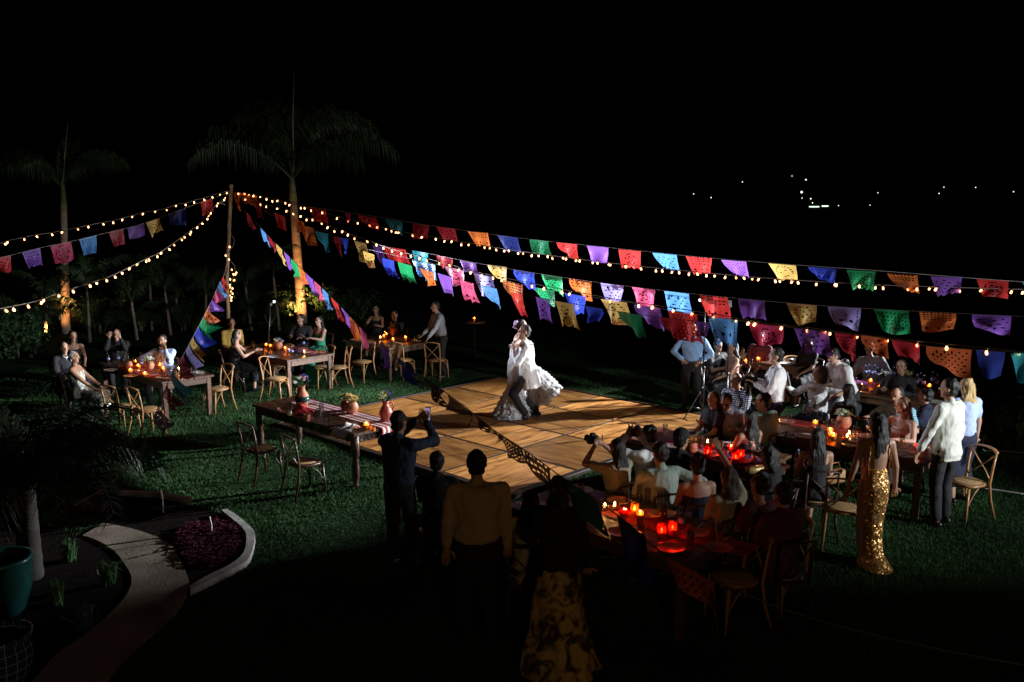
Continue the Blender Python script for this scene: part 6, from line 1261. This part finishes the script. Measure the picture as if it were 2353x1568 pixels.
for px, py, k, lb in ((255, 852, 'whiteplate', 'white plate glinting on the left table near the grey-haired woman'), (405, 872, 'plate', 'orange rimmed plate on the left table corner'), (300, 866, 'plate', 'terracotta plate under the lit votives')): t = thing('dinner_plate', lb, 'plate', on(px, py), 0, 'plates on the tables'); link('plate', m_plate(k), t)
def cloth_strip(label, name, px, py, ang, L, w, mt, z=TAB, drop=0.0, grp=None):
    t = thing(name, label, 'table runner', on(px, py, z), ang, grp); V = []; F = []; n = 24
    for i in range(n + 1):
        x = L * (i / n - .5)
        for j in range(7): y = w * (j / 6 - .5); V.append((x, y, .003 + .003 * abs(math.sin(x * 14 + j)) ))
    for i in range(n):
        for j in range(6): a = i * 7 + j; F.append((a, a + 7, a + 8, a + 1))
    MB().add(V, F).build('cloth', mt, t)
SER = bpy.data.materials['serape_weave']
M['runnerR'] = pattern_cloth('red_runner', 'noise', (.40, .02, .03), (.62, .10, .09), 12); M['runnerM'] = pattern_cloth('magenta_runner', 'noise', (.14, .05, .30), (.55, .04, .35), 10); M['runnerX'] = pattern_cloth('bright_runner', 'noise', (.45, .04, .05), (.12, .10, .45), 10)
cloth_strip('red runner along the left table under the candles', 'table_runner', 330, 855, VANG, 1.6, .34, M['runnerR'])
cloth_strip('many coloured runner on the table by the second flash', 'table_runner', 690, 806, VANG, 1.3, .34, M['runnerX'])
def shawl(label, key, col, w=.5, drop=.65, off=(0, -.285, .87)):
    c = [o for lb, o in CHP.items() if key in lb][0]; g = rotz(c.rotation_euler.z) @ A3(*off) + np.array(c.location); t = thing('shawl', label, 'shawl', tuple(g), c.rotation_euler.z); V = []; F = []; n = 18; m = 14
    for j in range(m + 1):
        v = j / m
        for i in range(n + 1):
            u = i / n - .5; V.append((u * w * (1 - .25 * v + .12 * math.sin(v * 5)), .012 * math.sin(u * 15 + v * 3) * (.3 + v) - .03 * v + .05 * (1 if v < .08 else 0), -drop * v * (1 + .12 * math.sin(u * 7)) + .02))
    for j in range(m):
        for i in range(n): a = j * (n + 1) + i; F.append((a, a + 1, a + n + 2, a + n + 1))
    MB().add(V, F).build('cloth', CL[col], t)
CL['royal'] = fab('royal_blue', (.025, .06, .40)); CL['emerald'] = fab('emerald', (.015, .24, .14)); CL['tanjacket'] = fab('tan_jacket', (.30, .17, .07))
shawl('emerald shawl trailing from the chair beside the carved table jug', 'under the green shawl', 'emerald', .46, .50, (0, .245, .505))
shawl('royal blue shawl hanging from a chair by the thin flash stand', 'under the blue shawl', 'royal', .40, .46, (0, .245, .505))
shawl('tan jacket hanging over a chair back at the rear table', 'tan jacket on it', 'tanjacket', .44, .56)
shawl('emerald shawl hanging over the chair nearest the viewer on the right', 'green shawl on its back', 'emerald', .20, .6)
bowl(640, 803, 'terracotta pot of white and blue flowers on the second left table', 'clay', ['petalW', 'petalB', 'petalW', 'petalG'], 9, .10, TAB, 9, .045)
for px, py, lb in ((612, 800, 'lit candle next to the thin flash stand pole'), (622, 802, 'lit candle between the stand pole and terracotta pot'), (655, 808, 'lit candle right of the terracotta pot')): candle(px, py, lb, .10, .036, 'amber', .06)
for px, py, lb in ((664, 815, 'clear bottle by the candle on the second left table'), (671, 818, 'clear bottle nearest the lilac lit table corner'), (698, 798, 'tall dark bottle in front of the green dress')): bottle(px, py, lb, 'bottles on the left hand tables', 'black')
for px, py, lb in ((680, 820, 'clear tumbler at the table corner beside the bottles'), (630, 816, 'clear tumbler left of the bottles'), (712, 804, 'clear tumbler near the green dress')): glass(px, py, lb, .13, .036)
for px, py, k, lb in ((625, 822, 'whiteplate', 'white plate at the end of the second left table'), (715, 812, 'plate', 'terracotta plate by the green dress'),): t = thing('dinner_plate', lb, 'plate', on(px, py), 0, 'plates on the tables'); link('plate', m_plate(k), t)
bowl(905, 772, 'pale bouquet in a clay pot on the rear left table', 'clay', ['petalW', 'petalG', 'petalY'], 10, .11, TAB, 9, .05)
for px, py, lb in ((882, 780, 'lit candle nearest the hanging pink flag'), (888, 776, 'lit candle just behind the one by the pink flag'), (932, 784, 'bright candle in the middle of the rear left table'), (903, 788, 'tall amber candle in front of the pale bouquet')): candle(px, py, lb, .11, .036, 'amber', .07)
for k, (px, py) in enumerate(((915, 784), (921, 786), (926, 780), (938, 784), (943, 782))): glass(px, py, 'small clear glass among those clustered round the rear table candle', .13, .033, None, 'glasses clustered on the rear left table')
candle(1090, 737, 'lone candle burning on the small round table far behind', .09, .035, 'amber', .05, z=.90)
# --- right hand tables
for k, (px, py) in enumerate(((1858, 955), (1868, 948), (1905, 962), (1850, 948), (1925, 958))): bottle(px, py, ['clear water bottle left of the white blouse', 'clear water bottle close behind the first one', 'tall clear water bottle in front of the white blouse', 'clear water bottle at the far left table end', 'clear water bottle right of the tall one'][k])
bottle(1999, 985, 'clear water bottle beside the green-white hydrangea'); bottle(1832, 1076, 'large clear water bottle beside the pink stemmed glass')
for k, (px, py) in enumerate(((1987, 868), (1994, 866), (2001, 870), (2008, 868), (2014, 874))): bottle(px, py, 'water bottle in the tight cluster standing on the magenta runner', 'bottle cluster on the magenta runner')
for k, (px, py) in enumerate(((2052, 872), (2062, 880), (2106, 890), (2114, 886), (2122, 892), (2142, 884), (2152, 890))): bottle(px, py, ['water bottle left of the far hydrangea', 'water bottle below the far hydrangea', 'tall bottle left of the amber drink', 'tall bottle touching the amber drink', 'tall bottle right of the amber drink', 'slim bottle second from the far table end', 'slim bottle at the far table end'][k])
cloth_strip('magenta and violet runner under the bottle cluster', 'table_runner', 2010, 885, VANG, 1.0, .40, M['runnerM'])
cloth_strip('red runner with the copper holder and candle', 'table_runner', 1905, 985, VANG, 1.9, .34, M['runnerR'])
cloth_strip('bright runner on the table of the bowing man', 'table_runner', 1650, 1040, VANG, 1.5, .32, M['runnerX'])
cloth_strip('red runner down the middle of the nearest table', 'table_runner', 1545, 1215, VANG, 1.7, .34, M['runnerR'])
bowl(1938, 985, 'green-white hydrangea in a terracotta pot near the copper holder', 'clay', ['petalG', 'petalG', 'petalW'], 12, .11, TAB, 11, .05)
bowl(2082, 888, 'green-white hydrangea in a dark pot on the far bottle table', 'clayred', ['petalG', 'petalW', 'petalG'], 13, .11, TAB, 11, .05)
bowl(1722, 1040, 'low spray of white and green flowers on the bowing man\'s table', 'clayred', ['petalG', 'petalW', 'petalW'], 14, .09, TAB, 11, .035)
bowl(1588, 1040, 'small pot of orange and yellow blooms beside the cap wearer', 'clay', ['petalY', 'petalO', 'petalY'], 15, .08, TAB, 9, .045)
t = candle(1946, 1012, 'candle in a copper bowl with a bright flame behind the sequin gown', .06, .06, 'copper', .045)
glass(1965, 1012, 'tall glass of yellow drink beside the copper candle', .2, .036, 'amber', 'amber drinks on the right tables'); glass(2072, 1028, 'glass of yellow drink between sequin gown and auburn hair', .16, .034, 'amber', 'amber drinks on the right tables')
for px, py, lb in ((1907, 1000, 'tall candle flame on the red runner before the dark head'), (1873, 982, 'low candle near the water bottles on the red runner'), (2135, 896, 'orange candle beyond the tall man\'s head'), (2000, 884, 'candle glowing within the bottle cluster')): candle(px, py, lb, .10, .036, 'amber', .06)
for px, py, lb in ((1690, 1064, 'red candle glass shining beside the gold clutch bag'), (1702, 1058, 'second red candle glass behind the shining one'), (1520, 1236, 'red candle glass blazing on the nearest table'), (1545, 1230, 'red candle glass just right of the blazing one'), (1458, 1185, 'round amber candle globe on the nearest table'), (1626, 1052, 'slim red lit votive before the bowing man')): candle(px, py, lb, .13, .042, 'redglass' if 'red' in lb else 'amber', .06)
for k, (px, py) in enumerate(((1470, 1150), (1488, 1158), (1500, 1142), (1516, 1166), (1532, 1168))): glass(px, py, 'tall clear glass standing between the seated guests at the nearest table', .17, .034, None, 'clear glasses on the nearest table')
glass(1584, 1225, 'glass of pale drink right of the red candles', .15, .035, 'amber', 'amber drinks on the right tables'); glass(1634, 1235, 'tall orange drink on the nearest table', .18, .035, 'amber', 'amber drinks on the right tables'); glass(1654, 1248, 'tall greenish drink at the right end of the nearest table', .18, .035, 'amber', 'amber drinks on the right tables'); glass(1432, 1205, 'amber tumbler by the dark blue flag', .13, .036, 'amber', 'amber drinks on the right tables')
for px, py, lb in ((1565, 1218, 'clear pointed bottle behind the red candles'), (1582, 1205, 'clear bottle beyond the pointed one')): bottle(px, py, lb, 'bottles on the nearest table', 'black')
for k, (px, py) in enumerate(((1882, 965), (1893, 970), (1915, 985), (1924, 990), (2020, 1010), (2040, 1020))): glass(px, py, 'clear tumbler among those strewn along the red runner table', .14, .035, None, 'tumblers on the red runner table')
for k, (px, py) in enumerate(((2030, 880), (2045, 892), (2075, 896), (2090, 900))): glass(px, py, 'clear tumbler among the bottles on the far right table', .14, .035, 'amber' if k % 2 else None, 'tumblers on the far right table')
for k, (px, py) in enumerate(((1655, 838), (1708, 842), (1726, 838), (1745, 842))): glass(px, py, ['clear glass left of the blush top', 'clear glass right of the blush top', 'clear glass by the tripod head', 'clear glass before the filming man'][k], .15, .034, None, 'glasses on the rear right table')
candle(1712, 836, 'candle burning close to the tripod camera', .09, .036, 'amber', .05); candle(1742, 832, 'candle burning behind the tripod camera', .09, .036, 'amber', .05)
for px, py, k, lb in ((1650, 1262, 'plate', 'terracotta plate at the right end of the nearest table'), (1490, 1185, 'plate', 'terracotta plate beside the amber globe'), (2060, 1045, 'whiteplate', 'white plate on the table behind the sequin gown'), (1790, 1075, 'plate', 'terracotta plate near the large water bottle'), (1600, 1228, 'plate', 'terracotta plate between the two tall drinks')): t = thing('dinner_plate', lb, 'plate', on(px, py), 0, 'plates on the tables'); link('plate', m_plate(k), t)
t = thing('stemmed_glass', 'pink stemmed glass at the end of the bowing man\'s table', 'glass', on(1850, 1092)); MB().lathe([(.032, 0), (.03, .004), (.005, .01), (.004, .08), (.03, .11), (.036, .15), (.03, .18), (.027, .178), (.032, .15), (.0, .095)], (0, 0, 0), 16).build('glass', glassy('pink_glass', (.95, .5, .6), .6), t)
t = thing('clutch_bag', 'gold clutch bag lying at the edge of the bowing man\'s table', 'bag', on(1735, 1088), .3); MB().box((0, 0, .045), (.22, .09, .085), 0, 1, .02).build('bag', mat('gold_leather', (.48, .33, .12), .35, .4, bump=.3, bscale=80), t); MB().box((0, -.002, .094), (.19, .02, .012)).build('clasp', M['copper'], t)
t = thing('straw_bag', 'tan leather bag on the knees of the bare-backed woman', 'bag', tuple(T(1915, 1095, .62)), .4); MB().box((0, 0, .0), (.30, .10, .17), 0, .85, .02).build('bag', mat('tan_leather', (.36, .18, .07), .5, bump=.2), t); MB().tube([(-.1, 0, .08), (-.07, 0, .17), (.07, 0, .17), (.1, 0, .08)], .008, 6).build('handle', M['copper'], t)
t = thing('menu_card', 'white edged menu card propped on the nearest table edge', 'card', on(1668, 1240), UANG); MB().box((0, 0, .004), (.26, .02, .008)).build('card', M['paper'], t)
for px, py, lb in ((2130, 1030, 'white folded napkin under the tall man\'s hand'), (2005, 1078, 'small white napkin left of the sequin gown'), (1610, 1040, 'white plate-sized napkin before the bowing man')): t = thing('napkin', lb, 'napkin', on(px, py), VANG, 'napkins on the right tables'); MB().box((0, 0, .006), (.16, .11, .012), 0, 1, .004).build('cloth', M['paper'], t)

# place settings along the sides of the tables
@cache
def m_fork(): return MB().box((0, -.03, .003), (.008, .13, .004)).box((0, .055, .004), (.02, .05, .004)).mesh('fork', M['chrome'], False)
def settings(name, v, u, L, Wd, seed, kinds, red=0):
    q = random.Random(seed); n = int(L / .52)
    for sd in (-1, 1):
        for k in range(n):
            x = -L / 2 + L * (k + .5) / n + q.uniform(-.06, .06); c = vu(v + x, u + sd * (Wd / 2 - .17))
            if q.random() < .8:
                t = thing('dinner_plate', 'dinner plate of a place setting on the ' + name, 'plate', tuple(c + A3(0, 0, TAB)), 0, 'place settings on the ' + name); link('plate', m_plate(q.choice(kinds)), t)
                t = thing('fork', 'fork lying beside a plate on the ' + name, 'fork', tuple(c - VV * .17 + A3(0, 0, TAB)), VANG + (0 if sd < 0 else math.pi) + q.uniform(-.2, .2), 'forks on the ' + name); link('fork', m_fork(), t)
            for _ in range(q.choice((1, 1, 2))):
                c2 = vu(v + x + q.uniform(.08, .22), u + sd * (Wd / 2 - q.uniform(.26, .36))); h = q.choice((.12, .15, .18)); t = thing('drinking_glass', 'glass at a place setting on the ' + name, 'glass', tuple(c2 + A3(0, 0, TAB)), 0, 'glasses at the places on the ' + name); link('glass', m_glass(h, .034), t)
                if q.random() < .45: link('drink', m_drink(h, .034, 'amber'), t)
    for k in range(red):
        c = vu(v + q.uniform(-.42, .42) * L, u + q.uniform(-.14, .14)); t = thing('candle', 'small votive candle down the middle of the ' + name, 'candle', tuple(c + A3(0, 0, TAB)), 0, 'votives on the ' + name); link('holder', m_holder(.085, .036, q.choice(('redglass', 'amber', 'glass'))), t); link('wax', m_wax(.045, .030), t); link('flame', m_flame(), t, (0, 0, .045))
settings('nearest long table', -4.95, 6.86, 2.2, 1.06, 21, ('plate', 'plate', 'whiteplate'), 5)
settings("bowing man's table", -5.75, 9.7, 2.1, .9, 22, ('plate', 'whiteplate'), 4)
settings('red runner table', -4.6, 11.35, 2.5, .92, 23, ('plate', 'whiteplate'), 5)
settings('far bottle table', -5.2, 14.85, 2.1, 1.1, 24, ('plate', 'whiteplate'), 3)
settings('table behind the filming man', -8.3, 16.3, 2.0, .9, 28, ('plate', 'whiteplate'), 2)
settings('table by the stone wall', -16.3, 7.28, 2.8, 1.0, 25, ('plate', 'whiteplate'), 2)
settings('table by the thin flash stand', -16.35, 10.1, 2.3, 1.15, 26, ('plate', 'whiteplate'), 2)
settings('rear left table', -15.75, 12.5, 1.7, 1.2, 27, ('plate',), 1)

# ------------------------------------------------------------------ things held
def phone(t):
    MB().box((0, 0, 0), (.078, .009, .155), 0, 1, .003).build('case', M['black'], t, False); MB().box((0, -.006, 0), (.068, .003, .135)).build('screen', M['screen'], t, False)
p = PEOPLE['photog']; held(p, 'phone', 'phone with lit screen held up by the person in dark teal', 'phone', phone, p['WR'] * .5 + p['WL'] * .5 + A3(.02, .09, .06), -10)
def camera(t):
    MB().box((0, 0, 0), (.135, .065, .095), 0, 1, .012).box((0, 0, .06), (.06, .05, .035), 0, 1, .01).build('body', M['black'], t, False); MB().lathe([(.036, 0), (.038, .03), (.036, .09), (.041, .10)], (0, 0, 0), 14).build('lens', M['black'], t).rotation_euler = (R(-90), 0, 0)
p = PEOPLE['R2']; held(p, 'camera', 'black camera pressed to the eye of the man in white', 'camera', camera, p['HC'] + p['Y'] * .17, 0)
p = PEOPLE['R1']; held(p, 'camera', 'black camera raised by the long-haired woman at the floor corner', 'camera', camera, p['WR'] * .5 + p['WL'] * .5 + A3(0, .1, .05), 0)
def tablet(t): MB().box((0, 0, 0), (.17, .012, .24), 0, 1, .004).build('case', M['paper'], t, False); MB().box((0, .008, 0), (.15, .004, .21)).build('screen', M['black'], t, False)
p = PEOPLE['R13']; h_ = held(p, 'tablet', 'white backed tablet held by the curly haired woman', 'tablet', tablet, p['WR'] + A3(.03, .06, .10), 30); h_.rotation_euler[1] = .25
# tripod with video camera in front of the filming man
p = PEOPLE['R11']; w = rotz(p['fr']) @ (p['WR'] * .5 + p['WL'] * .5 + A3(0, .07, 0)) + p['loc']
t = thing('tripod', 'silver legged tripod before the man in the white shirt', 'tripod', (w[0], w[1], 0)); hz_ = w[2] - .06
MB().tube([(0, 0, .55), (0, 0, hz_)], .014, 8).build('centre_column', M['chrome'], t); MB().lathe([(.03, 0), (.035, .04), (.025, .07)], (0, 0, hz_ - .42), 10).build('collar', M['black'], t); MB().box((0, 0, hz_ - .01), (.07, .07, .05), 0, 1, .01).build('pan_head', M['black'], t, False)
for k in range(3):
    a = R(40 + 120 * k); MB().tube([(.02 * math.cos(a), .02 * math.sin(a), hz_ - .38), (.22 * math.cos(a), .22 * math.sin(a), .5), (.4 * math.cos(a), .4 * math.sin(a), .01)], [.014, .012, .009], 7).build('leg', M['chrome'], t)
c = thing('video_camera', 'black video camera on the silver tripod', 'camera', (w[0], w[1], hz_ + .075), R(166 - 90)); MB().box((0, 0, 0), (.09, .2, .10), 0, 1, .012).build('body', M['black'], c, False); MB().lathe([(.035, 0), (.036, .06), (.042, .09)], (0, 0, 0), 14).build('lens', M['black'], c, True, (0, .09, 0)).rotation_euler = (R(-90), 0, 0); MB().tube([(0, -.08, .05), (0, -.06, .1), (0, .06, .1), (0, .08, .05)], .01, 6).build('handle', M['black'], c)
